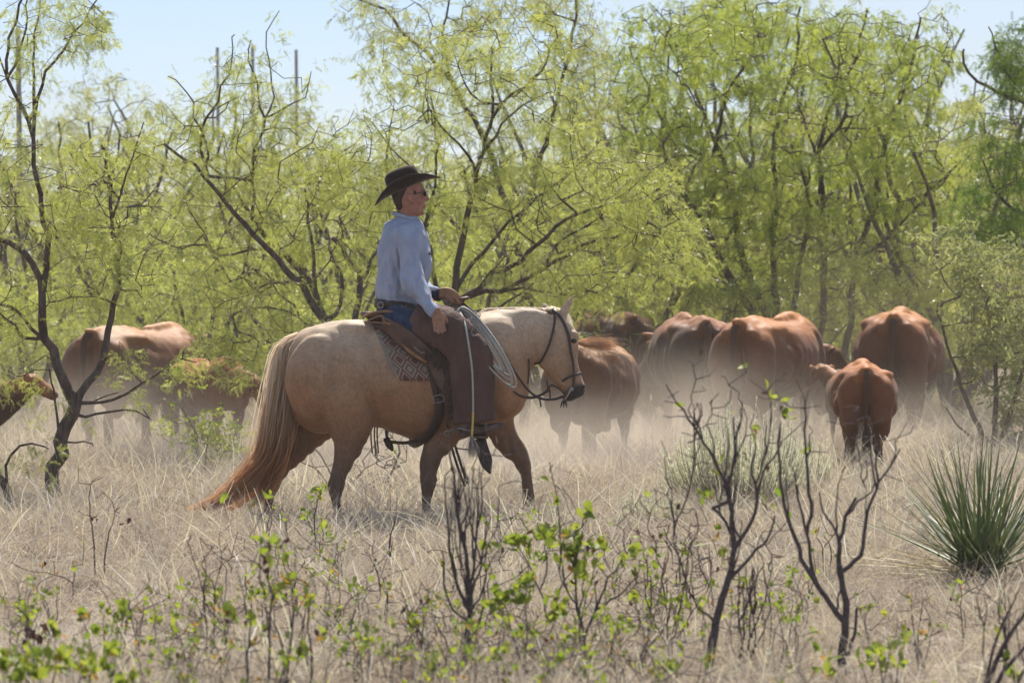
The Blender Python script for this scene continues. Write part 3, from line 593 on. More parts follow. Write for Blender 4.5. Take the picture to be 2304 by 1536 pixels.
# behind the horse and to its right
CM['tan_away'] = cow_mesh('body', M['cow_tan'], 'down', 1.0, 2, turn=.25)
CM['calf_away'] = cow_mesh('body', M['cow_dark'], 'up', .9, 1, turn=.55, voxel=.018, calf=True)
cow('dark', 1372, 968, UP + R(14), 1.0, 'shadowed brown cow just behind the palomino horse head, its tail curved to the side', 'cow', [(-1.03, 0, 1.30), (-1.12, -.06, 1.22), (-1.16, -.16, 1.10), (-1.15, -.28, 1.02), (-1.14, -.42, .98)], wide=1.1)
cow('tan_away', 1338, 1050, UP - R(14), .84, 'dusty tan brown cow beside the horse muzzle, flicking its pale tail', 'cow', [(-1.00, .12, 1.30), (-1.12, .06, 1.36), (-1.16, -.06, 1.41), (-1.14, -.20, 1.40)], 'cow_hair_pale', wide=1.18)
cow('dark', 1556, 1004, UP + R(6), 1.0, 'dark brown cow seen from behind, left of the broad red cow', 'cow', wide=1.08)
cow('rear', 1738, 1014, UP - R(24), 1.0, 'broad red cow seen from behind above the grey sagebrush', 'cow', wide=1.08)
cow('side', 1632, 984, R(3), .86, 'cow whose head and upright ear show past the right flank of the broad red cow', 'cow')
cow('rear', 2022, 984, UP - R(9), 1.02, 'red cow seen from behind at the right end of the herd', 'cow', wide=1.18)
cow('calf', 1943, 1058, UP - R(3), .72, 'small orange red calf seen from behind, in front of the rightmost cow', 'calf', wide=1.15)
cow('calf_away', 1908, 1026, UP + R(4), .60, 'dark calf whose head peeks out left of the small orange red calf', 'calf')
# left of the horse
cow('tan_away', 316, 1020, UP - R(26), .94, 'tan cow in dust behind the forked mesquite trunk', 'cow', wide=1.22)
cow('calf_away', 420, 975, R(60), .80, 'cow mostly hidden behind the tan cow left of the horse', 'cow')
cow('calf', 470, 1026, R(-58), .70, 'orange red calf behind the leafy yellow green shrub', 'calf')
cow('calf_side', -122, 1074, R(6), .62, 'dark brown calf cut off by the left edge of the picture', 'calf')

# ------------------------------------------------------------------ tack and rider (photograph pixels at the horse's distance)
_T = np.array([(646, 800, 868, .09), (656, 768, 925, .155), (676, 746, 960, .215), (710, 730, 975, .26), (750, 722, 975, .29), (795, 720, 968, .295), (840, 728, 962, .285), (885, 738, 976, .295),
      (930, 744, 988, .315), (985, 742, 994, .32), (1035, 728, 990, .30), (1080, 706, 978, .265), (1120, 700, 962, .235), (1155, 712, 940, .20), (1180, 745, 905, .14), (1192, 780, 875, .07)], dtype=float)
def surf(px, py=None, phi=None, eps=0.02, side=-1):
    """point on the barrel of the horse, eps off the coat: by row py or by angle phi (90 = spine, 0 = widest, -90 = belly)"""
    t, b, hw = [np.interp(px, _T[:, 0], _T[:, i]) for i in (1, 2, 3)]
    z0 = (h(0, t)[1] + h(0, b)[1]) / 2; hh = (h(0, t)[1] - h(0, b)[1]) / 2 + eps; hw += eps; p = 2.2
    if phi is None:
        s_ = max(-1, min(1, (h(0, py)[1] - z0) / hh)); z = z0 + s_ * hh; y = hw * max(0, 1 - abs(s_) ** p) ** (1 / p)
    else:
        c, s_ = math.cos(phi), math.sin(phi); z = z0 + hh * math.copysign(abs(s_) ** (2 / p), s_); y = hw * math.copysign(abs(c) ** (2 / p), c)
    return ((px - 980) / HS, side * y, z)
def sheet(name, mat, left, right, rows, eps, parent, thick=.012, nx=26, uvname=True, wav=0.0):
    """cloth or leather lying over the back on both sides; left/right: list of (py, px)"""
    L = np.array(left, float); Rr = np.array(right, float); V = []; UV = []
    ybot = L[-1, 0]; ytop = L[0, 0]
    prof = [('n', f) for f in np.linspace(1, 0, rows)] + [('f', f) for f in np.linspace(0, 1, rows)[1:]]
    for si, f in prof:
        for j in range(nx):
            u = j / (nx - 1)
            py = ytop + (ybot - ytop) * f ** 1.15
            px = np.interp(py, L[:, 0], L[:, 1]) * (1 - u) + np.interp(py, Rr[:, 0], Rr[:, 1]) * u
            t, b, hw = [np.interp(px, _T[:, 0], _T[:, i]) for i in (1, 2, 3)]
            # angle that reaches this row
            z0 = (h(0, t)[1] + h(0, b)[1]) / 2; hh = (h(0, t)[1] - h(0, b)[1]) / 2
            s_ = max(-1, min(1, (h(0, max(py, t))[1] - z0) / hh)); pe = math.asin(math.copysign(abs(s_) ** 1.1, s_))
            ph = math.pi / 2 + (pe - math.pi / 2) * 1.0
            q = f * 1.0
            phi = math.pi / 2 * (1 - q) + math.asin(max(-1, min(1, math.copysign(abs((h(0, ybot)[1] - z0) / hh) ** 1.1, (h(0, ybot)[1] - z0))))) * q
            e = eps + wav * math.sin(px * .06 + f * 5) * f
            V.append(surf(px, phi=phi, eps=e, side=-1 if si == 'n' else 1)); UV.append((f, u))
    n = nx; m = len(prof); i = np.arange(m - 1)[:, None] * n; j = np.arange(n - 1)[None, :]
    Q = np.stack([i + j, i + n + j, i + n + j + 1, i + j + 1], -1).reshape(-1, 4)
    me = mesh_np(name, V, Q, mat); uvl = me.uv_layers.new(name='UVMap')
    for lp in me.loops: uvl.data[lp.index].uv = UV[lp.vertex_index]
    o = link(name, me, parent); md = o.modifiers.new('thick', 'SOLIDIFY'); md.thickness = thick; md.offset = 1
    return o
def strap(mb, pts, wd, th=0.004, sub=4, n=8, side=None):
    """flat strap through local points; wd half width(s) in metres"""
    P = np.array([tuple(p) for p in pts], float); wd = np.full(len(P), wd) if np.ndim(wd) == 0 else np.array(wd, float)
    A = catmull(np.hstack([P, wd[:, None]]), sub); P = A[:, :3]; wd = A[:, 3]
    T = np.gradient(P, axis=0); T /= np.linalg.norm(T, axis=1)[:, None] + 1e-9
    nrm = np.array(side if side is not None else (0, 1, 0.0), float)
    Wd = np.cross(T, nrm); Wd /= np.linalg.norm(Wd, axis=1)[:, None] + 1e-9; Nn = np.cross(Wd, T)
    return loft(mb, P, Wd * wd[:, None], Nn * th, n=n, sub=1, power=4)
TACK_LOC = (HX, HY, 0)
# saddle blanket
bl = empty('saddle_blanket', TACK_LOC, 0, 'woven blanket with red diamonds under the saddle', 'saddle blanket')
sheet('cloth', M['blanket'], [(728, 838), (760, 850), (800, 872), (838, 893), (854, 903)], [(728, 1082), (854, 1060)], 16, .014, bl, .012, wav=.003)
sheet('felt_liner', M['felt'], [(728, 832), (760, 843), (800, 864), (838, 884), (850, 892)], [(728, 1078), (850, 1056)], 14, .003, bl, .008)
# saddle
sad = empty('saddle', TACK_LOC, 0, 'worn brown leather stock saddle under the rider', 'saddle')
sheet('skirt', M['saddle'], [(722, 846), (760, 880), (790, 915), (808, 950)], [(722, 1072), (808, 1040)], 14, .034, sad, .012, wav=.006)
def make_saddle():
    mb = MB()     # seat: hollow between cantle and fork
    rows = [(842, 716, 20, .15), (870, 720, 20, .19), (905, 728, 22, .17), (950, 732, 24, .15), (1000, 722, 26, .16), (1030, 706, 24, .17), (1045, 700, 16, .10)]
    trunk_rings(mb, [(*h(a, b), h(0, b + c + 14)[1], w_) for a, b, c, w_ in rows], power=2.4)
    link('seat', fuse(mb, 'seat', .012, 3, M['saddle']), sad)
    mb = MB()     # cantle: raised dished rim
    th = np.linspace(-1.35, 1.35, 15)
    C = []; rr = []
    for a in th:
        px = 812 + 70 * abs(math.sin(a)) ** 1.6 + 4; py = 706 + 8 * (1 - math.cos(a)) + 6 * abs(math.sin(a)) ** 3 - 6
        C.append(hp(px, py + 6, .24 * math.sin(a))); rr.append(.017)
    tube(mb, C, rr, n=10, sub=2, flat=1.2)
    C2 = [(c[0] + .05, c[1] * .97, c[2] - .045) for c in C]
    strip = np.array(C + C2); k = len(C); a = np.arange(k - 1)
    V = np.vstack([strip + (0, 0, .0), strip + (.015, 0, -.02)])
    mb.add(V, np.vstack([np.stack([a, a + 1, k + a + 1, k + a], 1), np.stack([a, a + 1, k + a + 1, k + a], 1) + 2 * k]))
    mb.build('cantle', M['saddle'], sad)
    mb = MB(); rim = [hp(818, 712, -.06), hp(840, 703, -.17), hp(880, 700, -.235), hp(925, 712, -.26), hp(950, 728, -.25)]
    tube(mb, rim, [.010, .011, .011, .009, .005], n=8); tube(mb, [(a, -b, c) for a, b, c in rim], [.010, .011, .011, .009, .005], n=8); mb.build('cantle_binding', M['saddle_lt'], sad)
    mb = MB()     # fork and horn
    blob(mb, hp(1035, 712, 0), (.07, .17, .07), (0, .4, 0)); tube(mb, [hp(1033, 712, 0), hp(1036, 690, 0), hp(1039, 676, 0)], [.035, .024, .022], n=12)
    blob(mb, hp(1041, 672, 0), (.055, .042, .014), (0, -.25, 0)); link('horn', fuse(mb, 'horn', .009, 3, M['saddle']), sad)
    for s in (-1, 1):
        mb = MB()   # jockey flap behind the thigh, worn orange edge
        strap(mb, [hp(862, 724, s * .25), hp(900, 748, s * .315), hp(940, 782, s * .365), hp(972, 806, s * .375)], [.05, .07, .075, .05], .006, side=(0, 1, -.5 * s)); mb.build('rear_jockey', M['saddle'], sad)
        mb = MB(); strap(mb, [hp(908, 772, s * .355), hp(930, 792, s * .37), hp(962, 812, s * .378)], [.004, .014, .008], .004); mb.build('worn_edge', M['saddle_lt'], sad)
        mb = MB()   # fender under the leg
        strap(mb, [hp(985, 740, s * .33), hp(1000, 800, s * .37), hp(1012, 850, s * .375), hp(1045, 900, s * .375), hp(1072, 935, s * .37)], [.12, .13, .10, .06, .035], .005); mb.build('fender', M['saddle'], sad)
        mb = MB()   # stirrup: bell shape with tread
        tube(mb, [hp(1062, 978, s * .31), hp(1066, 940, s * .32), hp(1078, 924, s * .37), hp(1092, 938, s * .42), hp(1096, 976, s * .43)], [.012, .011, .012, .011, .012], n=8)
        box(mb, hp(1080, 978, s * .37), (.055, .062, .009), (0, 0, .1)); mb.build('stirrup', M['metal' if s > 0 else 'boot'], sad)
        mb = MB()   # loose stirrup leather end hanging under the foot
        strap(mb, [hp(1080, 982, s * .36), hp(1086, 1012, s * .36), hp(1096, 1040, s * .36), hp(1104, 1060, s * .36)], [.033, .038, .036, .006], .005); mb.build('hobble_strap', M['strap'], sad)
    mb = MB()       # billet with buckle, then the wide girth
    strap(mb, [surf(958, 775, eps=.05), surf(967, 800, eps=.05), surf(975, 845, eps=.04), surf(985, 892, eps=.03)], [.02, .022, .022, .022], .006); mb.build('billet', M['strap'], sad)
    mb = MB(); strap(mb, [surf(988, 890, eps=.03), surf(990, 920, eps=.028), surf(984, 948, eps=.026), surf(968, 972, eps=.026), (h(945, 0)[0], -.16, h(0, 995)[1]), (h(925, 0)[0], 0, h(0, 1002)[1]), (h(925, 0)[0], .2, h(0, 985)[1])], [.028, .034, .032, .03, .022, .02, .02], .009, side=(0, 1, .4)); mb.build('cinch', M['strap'], sad)
    mb = MB(); strap(mb, [surf(984, 950, eps=.03), surf(955, 978, eps=.03), (h(925, 0)[0], -.17, h(0, 992)[1]), (h(895, 0)[0], -.10, h(0, 994)[1]), (h(872, 0)[0], 0, h(0, 988)[1]), (h(868, 0)[0], .2, h(0, 960)[1])], [.014, .016, .016, .015, .014, .014], .005, side=(0, 1, .6)); mb.build('flank_strap', M['strap'], sad)
    mb = MB(); tube(mb, [surf(978, 888, eps=.05), surf(998, 884, eps=.05), surf(1000, 898, eps=.05), surf(980, 902, eps=.05), surf(978, 888, eps=.05)], .004, n=6, sub=2); mb.build('buckle', M['metal'], sad)
    mb = MB(); strap(mb, [hp(868, 985, 0), hp(876, 1000, -.02), hp(884, 1014, -.02)], [.022, .026, .008], .01); mb.build('strap_keeper', M['strap'], sad)
    for px in (832, 840, 846):
        mb = MB(); strap(mb, [hp(px, 955, .28), hp(px - 1, 985, .30), hp(px + 2, 1024 if px != 840 else 1030, .30)], .006, .003); mb.build('saddle_string', M['felt'], sad)
    mb = MB(); tube(mb, [hp(828, 722, -.12), hp(850, 712, -.22), hp(864, 710, -.26), hp(868, 722, -.29), hp(880, 730, -.30)], [.006] * 5, n=6)
    tube(mb, [hp(818, 724, -.10), hp(850, 724, -.27), hp(905, 728, -.31)], .005, n=6); mb.build('saddle_string', M['saddle_lt'], sad)
    mb = MB(); tube(mb, [hp(935, 778, -.378), hp(950, 790, -.39), hp(960, 790, -.39)], .005, n=6); mb.build('dee_ring', M['metal'], sad)
make_saddle()
# lariat: elongated coils hanging from the horn
lar = empty('lariat', TACK_LOC, 0, 'coiled pale lariat hanging from the saddle horn along the horse shoulder', 'rope')
def make_lariat():
    A = np.array(hp(1036, 692, -.05)); B = np.array(hp(1160, 866, -.30)); d = B - A; ln = np.linalg.norm(d); d /= ln
    per = np.cross(d, (0, 1, 0)); per /= np.linalg.norm(per)
    r = np.random.default_rng(3)
    for k in range(6):
        mb = MB(); P = []; w0 = .034 + .011 * k; l0 = ln * (1 - .045 * (5 - k)) ; tw = r.uniform(-.02, .02)
        for t in np.linspace(0, 2 * math.pi, 22):
            a = .5 - .5 * math.cos(t); q = math.sin(t)
            y = -.10 - .27 * min(1, a * 1.8) - .010 * k - .012 * abs(q)
            p = A + d * l0 * a + per * (w0 * q * (1 - .25 * a)) + per * tw; p[1] = y; P.append(p)
        tube(mb, P, .0062, n=6, sub=2); mb.build('coil', M['rope'], lar)
    mb = MB(); tube(mb, [hp(1034, 700, -.12), hp(1046, 720, -.40), hp(1056, 770, -.495), hp(1064, 830, -.50), hp(1066, 900, -.50), hp(1066, 935, -.50)], .0075, n=6); mb.build('rope_end', M['rope'], lar)
    mb = MB(); tube(mb, [hp(1066, 920, -.50), hp(1065, 950, -.50), hp(1063, 978, -.50)], .0085, n=6); mb.build('yellow_whipping', M['rope_yel'], lar)
    mb = MB(); hair_mb(mb, [hp(1063, 975, -.50), hp(1066, 998, -.50), hp(1067, 1030, -.50)], None, None, 130, [(.008, .01, .004), (.045, .045, .01), (.06, .06, .025)], None, .003, seed=2, seg=8, curl=.004)
    mb.build('tassel', M['tassel'], lar)
make_lariat()
# bridle with reins
bri = empty('bridle', TACK_LOC, 0, 'dark leather bridle with reins and throat latch on the palomino', 'bridle')
def make_bridle():
    def hs(px, py, s, e=0.0): return hp(px, py, s)
    for s in (-1, 1):
        mb = MB(); strap(mb, [hp(1243, 694, s * .02), hp(1251, 702, s * .072), hp(1266, 722, s * .090), hp(1278, 752, s * .108), hp(1284, 790, s * .102), hp(1290, 820, s * .082), hp(1291, 855, s * .072), hp(1287, 878, s * .067)], [.010, .011, .011, .011, .010, .009, .009, .008], .0035, side=(.15, s, .1)); mb.build('cheek_strap', M['strap'], bri)
        mb = MB(); strap(mb, [hp(1244, 697, s * .04), hp(1248, 716, s * .088), hp(1243, 748, s * .108), hp(1232, 782, s * .115), hp(1216, 812, s * .09), hp(1204, 817, s * .04), hp(1196, 816, 0)], .0085, .0035, side=(.1, s, .1)); mb.build('throat_latch', M['strap'], bri)
        mb = MB(); strap(mb, [hp(1308, 838, 0), hp(1297, 842, s * .055), hp(1282, 846, s * .075), hp(1266, 856, s * .055), hp(1258, 862, 0)], .008, .004, side=(.3, s, 0)); mb.build('noseband', M['strap'], bri)
        mb = MB(); tube(mb, [hp(1284, 874, s * .070), hp(1276, 890, s * .073), hp(1268, 900, s * .073)], [.008, .006, .005], n=8); blob(mb, hp(1286, 874, s * .070), (.016, .005, .016)); mb.build('bit_shank', M['metal'], bri)
        y2 = -.12 if s < 0 else .06
        mb = MB(); strap(mb, [hp(1268, 890, s * .072), hp(1250, 897, s * .08), hp(1222, 897, s * .10), hp(1196, 884, s * .12), hp(1172, 855, s * .20), hp(1140, 805, s * .21 - .04), hp(1105, 752, s * .16 - .03), hp(1070, 706, s * .08 - .02), hp(1038, 680, s * .01), hp(1012, 668, 0)], .0075, .004, side=(0, 1, .2)); mb.build('rein', M['strap'], bri)
    mb = MB(); strap(mb, [hp(1268, 884, -.06), hp(1258, 874, -.07), hp(1240, 866, -.06), hp(1226, 882, -.08), hp(1200, 893, -.10), hp(1175, 890, -.17), hp(1155, 878, -.23)], [.006, .007, .008, .009, .010, .009, .006], .004); mb.build('mecate', M['strap'], bri)
    for a, b, c, d in ((1190, 806, 1188, 862), (1230, 856, 1232, 882), (1212, 892, 1217, 914), (1236, 874, 1237, 900)):
        mb = MB(); strap(mb, [hp(a, b, -.10), hp((a + c) / 2 + 1, (b + d) / 2, -.11), hp(c, d, -.11)], .006, .0035); mb.build('hanging_strap', M['strap'], bri)
    for dx in (-9, -2, 5):
        mb = MB(); strap(mb, [hp(1272, 893, -.07), hp(1270 + dx * .6, 905, -.075), hp(1270 + dx, 916, -.075)], [.006, .007, .003], .0035); mb.build('tassel_strand', M['strap'], bri)
    # long rein ends that hang below the belly
    for dx, l in ((0, 0), (9, -6)):
        mb = MB(); strap(mb, [hp(1012 + dx, 996, .16), hp(1022 + dx, 1030, .14), hp(1034 + dx, 1066, .12), hp(1046 + dx * .6, 1096 + l, .12)], .009, .004); mb.build('rein_end', M['strap'], bri)
    mb = MB(); tube(mb, [hp(1010, 1000, .14), hp(1030, 1010, .12), hp(1058, 1013, .10)], .005, n=6); mb.build('rein_end', M['felt'], bri)
make_bridle()

# ---------------- rider
PO = Vector(hp(925, 738, 0)); RL = Vector(TACK_LOC) + PO
rid = empty('person', tuple(RL), 0, 'cowboy in black felt hat, pale blue shirt and leather chaps riding the palomino', 'person')
def rbuild(name, me):
    o = link(name, me, rid); o.location = -PO; return o
def vrings(mb, L, n=22, sub=4, power=2.1):
    """rows (py, px left, px right, half depth m, y)"""
    L = np.array(L, float); C = np.array([hp((a + b) / 2, py, y) for py, a, b, d, y in L]); U = np.array([((b - a) / 2 / HS, 0, 0) for py, a, b, d, y in L]); V = np.array([(0, d, 0) for py, a, b, d, y in L])
    return loft(mb, C, U, V, n=n, sub=sub, power=power)
def make_rider():
    mb = MB()
    vrings(mb, [(392, 898, 930, .045, 0), (402, 888, 943, .068, 0), (418, 884, 952, .078, 0), (434, 884, 955, .080, 0), (448, 887, 957, .078, 0), (460, 892, 955, .072, 0), (472, 902, 953, .062, 0), (481, 914, 951, .045, 0), (487, 924, 944, .025, 0)])
    blob(mb, hp(957, 446, 0), (.022, .016, .026), (0, .35, 0)); blob(mb, hp(963, 449, 0), (.012, .013, .011))      # nose
    blob(mb, hp(953, 430, 0), (.018, .055, .014))                                                              # brow
    blob(mb, hp(955, 461, 0), (.013, .024, .007)); blob(mb, hp(955, 467, 0), (.012, .022, .008)); blob(mb, hp(949, 480, 0), (.020, .026, .017))
    for s in (-1, 1):
        blob(mb, hp(945, 452, s * .052), (.028, .022, .022)); blob(mb, hp(925, 472, s * .052), (.045, .014, .022), (0, .5, 0))
        blob(mb, hp(925, 449, s * .085), (.019, .014, .031), (0, -.2, 0)); blob(mb, hp(921, 442, s * .094), (.016, .009, .018))
    vrings(mb, [(462, 892, 938, .060, 0), (480, 892, 936, .060, 0), (500, 888, 940, .066, 0), (515, 875, 950, .12, 0), (540, 868, 955, .16, 0), (600, 862, 955, .15, 0), (650, 860, 938, .14, 0), (700, 862, 935, .15, 0), (735, 868, 932, .15, 0)])
    # arms down to the wrists, legs inside the chaps
    tube(mb, [hp(920, 530, -.17), hp(928, 590, -.25), hp(938, 642, -.31), hp(964, 672, -.37), hp(984, 696, -.43)], [.055, .05, .042, .034, .027], n=14)
    tube(mb, [hp(920, 530, .17), hp(930, 590, .22), hp(950, 642, .20), hp(972, 660, .10), hp(988, 664, .02)], [.055, .05, .042, .034, .027], n=14)
    for s in (-1, 1):
        tube(mb, [hp(895, 720, s * .10), hp(950, 735, s * .24), hp(1020, 762, s * .36), hp(1058, 784, s * .38), hp(1062, 850, s * .385), hp(1062, 920, s * .38), hp(1060, 955, s * .37)], [.10, .095, .07, .06, .055, .04, .035], n=14)
    # near hand: palm, four fingers hanging and half curled, thumb
    def hand(P0, ax, out, up, sc=1.0, curl=1.0, thumb=1):
        ax, out, up = [Vector(v).normalized() for v in (ax, out, up)]; P0 = Vector(P0)
        loft(mb, [tuple(P0 + ax * a * sc) for a in (-.03, .0, .035, .07, .085)], [tuple(out * b * sc) for b in (.024, .030, .040, .040, .034)], [tuple(up * c * sc) for c in (.020, .019, .018, .016, .012)], n=14)
        for i, (o_, ln_) in enumerate(((-.031, .064), (-.011, .076), (.010, .072), (.030, .056))):
            p = P0 + ax * .07 * sc + out * o_ * sc; pts = [p]; a = ax.copy()
            for j, seg in enumerate((.42, .33, .25)):
                a = (a - up * (.30 + .28 * j) * curl + out * (-.03 + .02 * i)).normalized(); pts.append(pts[-1] + a * ln_ * seg * sc)
            tube(mb, [tuple(q) for q in pts], [.0098 * sc, .0095 * sc, .0088 * sc, .0070 * sc], n=10, sub=3)
        p = P0 + ax * .012 * sc - out * .028 * sc * thumb; t = (ax * .75 - out * .6 * thumb - up * .35).normalized(); pts = [p, p + t * .032 * sc, p + t * .032 * sc + (t * .4 + ax - up * .4).normalized() * .032 * sc, p + t * .032 * sc + (t * .2 + ax - up * .7).normalized() * .056 * sc]
        tube(mb, [tuple(q) for q in pts], [.013 * sc, .0125 * sc, .011 * sc, .008 * sc], n=10, sub=3)
    hand(hp(986, 702, -.455), (.16, -.02, -1), (-.98, 0, -.15), (0, -1, .1), 1.12, -.55)
    hand(hp(996, 664, .0), (1, -.05, -.18), (0, 1, 0), (.1, 0, 1), 1.05, 1.25)
    me = fuse(mb, 'body', .0062, smooth=3); me.materials.append(M['skin']); me.materials.append(M['hand'])
    mi = np.zeros(len(me.polygons), dtype=np.int32)
    for p in me.polygons:
        if p.center.z < h(0, 600)[1]: mi[p.index] = 1
    me.polygons.foreach_set('material_index', mi); rbuild('body', me)
    # hair: cropped, under the hat, sideburn
    mb = MB(); vrings(mb, [(400, 884, 930, .074, 0), (420, 880, 936, .0835, 0), (436, 881, 922, .0855, 0), (450, 884, 909, .082, 0), (462, 889, 910, .074, 0), (473, 893, 907, .055, 0)])
    for s in (-1, 1): blob(mb, hp(934, 434, s * .076), (.012, .008, .018))
    hm = fuse(mb, 'hair', .007, 2, M['hair']); rbuild('hair', hm)
    # sunglasses
    mb = MB()
    for s in (-1, 1):
        blob(mb, hp(957, 436, s * .034), (.008, .030, .019), (0, -.1, s * -.25)); strap(mb, [hp(956, 433, s * .06), hp(948, 434, s * .078), hp(934, 437, s * .086)], .0035, .003, side=(0, s, 0))
    mb.build('sunglasses', M['glass'], rid, loc=-PO)
    # hat
    hc = Vector(hp(915, 424, 0)); tilt = Matrix.Rotation(R(-23), 4, 'Y')
    def hl(V): return [tuple(hc + (tilt @ Vector(v))) for v in V]
    th = np.linspace(0, 2 * np.pi, 48, endpoint=False)
    V = []; prof = [(.130, .096, 0), (.129, .093, .045), (.127, .089, .088), (.122, .082, .126), (.108, .068, .146), (.088, .052, .155), (.06, .034, .157), (.03, .015, .153), (.006, .004, .150)]
    for k, (a, b, z) in enumerate(prof):
        for t in th:
            c, s_ = math.cos(t), math.sin(t); x = a * c; y = b * s_; zz = z
            if k > 2:
                f = (k - 2) / 6
                zz -= f * (.020 + .018 * (x / .1 > .2)) * math.exp(-(y / .022) ** 2)               # centre crease, deeper in front
                zz -= .012 * f * max(0, x / .1)                                                  # lower toward the front
                y *= 1 - .22 * f * max(0, x / .11) ** 1.5                                          # pinched front
            V.append((x, y, zz))
    n = 48; m = len(prof); i = np.arange(m - 1)[:, None] * n; j = np.arange(n)[None, :]; Q = np.stack([i + j, i + (j + 1) % n, i + n + (j + 1) % n, i + n + j], -1).reshape(-1, 4)
    V2 = []
    for k, t_ in enumerate(np.linspace(0, 1, 9)):
        for t in th:
            c, s_ = math.cos(t), math.sin(t); a = .126 + (.262 - .126) * t_; b = .092 + (.178 - .092) * t_
            roll = abs(s_) ** 2.2; z = t_ ** 1.7 * (.082 * roll) - t_ ** 1.6 * .030 * abs(c) ** 3 * (1.0 if c > 0 else 1.0)
            y = b * s_ * (1 - .16 * roll * t_ ** 2)
            V2.append((a * c, y, z + .002))
    m2 = 9; i2 = np.arange(m2 - 1)[:, None] * n; Q2 = np.stack([i2 + j, i2 + n + j, i2 + n + (j + 1) % n, i2 + (j + 1) % n], -1).reshape(-1, 4)
    o = MB().add(hl(V2), Q2).build('hat_brim', M['hat'], rid, loc=-PO); md = o.modifiers.new('t', 'SOLIDIFY'); md.thickness = .005; md.offset = 0
    o = MB().add(hl(V), Q).build('hat_crown', M['hat'], rid, loc=-PO); md = o.modifiers.new('t', 'SOLIDIFY'); md.thickness = .004; md.offset = -1
    V3 = [(.130 * math.cos(t), .0965 * math.sin(t), z) for z in (.004, .010, .024, .030) for t in th]; i3 = np.arange(3)[:, None] * n
    MB().add(hl(V3), np.stack([i3 + j, i3 + (j + 1) % n, i3 + n + (j + 1) % n, i3 + n + j], -1).reshape(-1, 4)).build('hat_band', M['hatband'], rid, loc=-PO)
    # shirt
    mb = MB()
    vrings(mb, [(486, 890, 936, .070, 0), (496, 882, 944, .10, 0), (506, 871, 951, .155, 0), (522, 861, 956, .195, 0), (548, 854, 962, .20, 0), (580, 850, 966, .192, 0), (612, 848, 966, .182, 0), (640, 847, 962, .175, 0), (662, 848, 955, .172, 0), (678, 850, 948, .165, 0), (684, 853, 944, .155, 0)], power=2.3)
    tube(mb, [hp(915, 520, -.17), hp(924, 548, -.215), hp(926, 595, -.26), hp(932, 635, -.31), hp(948, 660, -.35), hp(968, 682, -.40), hp(982, 698, -.44)], [.085, .082, .076, .078, .070, .052, .044], n=18)
    tube(mb, [hp(915, 520, .17), hp(924, 548, .215), hp(930, 595, .24), hp(944, 640, .23), hp(960, 655, .16), hp(980, 662, .06)], [.085, .082, .074, .070, .054, .042], n=18)
    tube(mb, [hp(969, 684, -.41), hp(985, 700, -.445)], [.047, .042], n=16, sub=1)
    tube(mb, [hp(968, 659, .10), hp(988, 663, .03)], [.045, .042], n=16, sub=1)
    me = fuse(mb, 'shirt', .0085, 3, M['shirt']); nr = get_nrm(me)
    def folds(co):
        out = co.copy(); ex, ez = h(930, 640); wx, wz = h(900, 668)
        for i, c in enumerate(co):
            x, y, z = c; d = 0
            d += .024 * noise.noise(Vector((x * 9 + z * 4, y * 6, z * 4.5 - x * 3))) + .017 * (0.5 - abs(noise.noise(Vector((x * 19 + z * 9, y * 14, z * 8 - x * 8)))))
            d += .006 * math.sin((z * .6 + x * 1.0) * 75 + 3 * noise.noise(Vector((x * 6, y * 6, z * 6)))) * math.exp(-((z - ez) / .07) ** 2) * (1 if y < -.15 else 0)
            fx = h(880, 0)[0] + (h(0, 560)[1] - z) * .28      # long diagonal fold on the back
            if y < -.02: d -= .016 * math.exp(-((x - fx) / .016) ** 2) * math.exp(-((z - h(0, 610)[1]) / .11) ** 2)
            d -= .014 * math.exp(-((z - h(0, 672)[1]) / .02) ** 2) * (0.5 + noise.noise(Vector((x * 18, y * 18, 3))))
            d -= .012 * math.exp(-((x - h(901, 0)[0]) / .010) ** 2) * math.exp(-((z - h(0, 575)[1]) / .12) ** 2) * (1 if y < -.1 else 0)
            out[i] += nr[i] * d
        return out
    warp(me, folds); rbuild('shirt', me)
    mb = MB(); C = [hp(913 + 27 * math.cos(a), 489 + 9 * math.cos(a) * 1.0, .078 * math.sin(a)) for a in np.linspace(0, 2 * math.pi, 16)]
    strap(mb, C, .024, .006, side=(0, 0, 1)) if False else tube(mb, C, .017, n=8, flat=.8, sub=2); mb.build('collar', M['shirt'], rid, loc=-PO)
    mb = MB(); blob(mb, hp(968, 570, -.07), (.008, .045, .012), n=8); mb.build('pocket_flap', M['denim'], rid, loc=-PO)
    # belt with conchos
    mb = MB()
    for rows in (0,):
        th2 = np.linspace(0, 2 * np.pi, 40, endpoint=False); Vb = []
        for z_, e in ((0, .0), (1, .006), (6, .007), (11, .006), (12, 0)):
            for t in th2: Vb.append(hp(895 + (49 + e * HS) * math.cos(t) - 2, 676 + z_ * 1.75 + 5 * math.cos(t), (.17 + e) * math.sin(t)))
        nb = 40; ib = np.arange(4)[:, None] * nb; jb = np.arange(nb)[None, :]
        mb.add(Vb, np.stack([ib + jb, ib + (jb + 1) % nb, ib + nb + (jb + 1) % nb, ib + nb + jb], -1).reshape(-1, 4))
    mb.build('belt', M['belt'], rid, loc=-PO)
    mb = MB(); cb = Vector(hp(858, 686, -.128)); tube(mb, [tuple(cb + Vector((.020 * math.cos(a), -.015 + .012 * math.cos(a) * -1, .021 * math.sin(a)))) for a in np.linspace(0, 6.283, 14)], .0062, n=6, sub=1); mb.build('buckle', M['metal'], rid, loc=-PO)
    for px in (897, 906, 915):
        mb = MB(); blob(mb, hp(px, 687, -.180), (.0045, .004, .0045), n=6); mb.build('belt_stud', M['metal'], rid, loc=-PO)
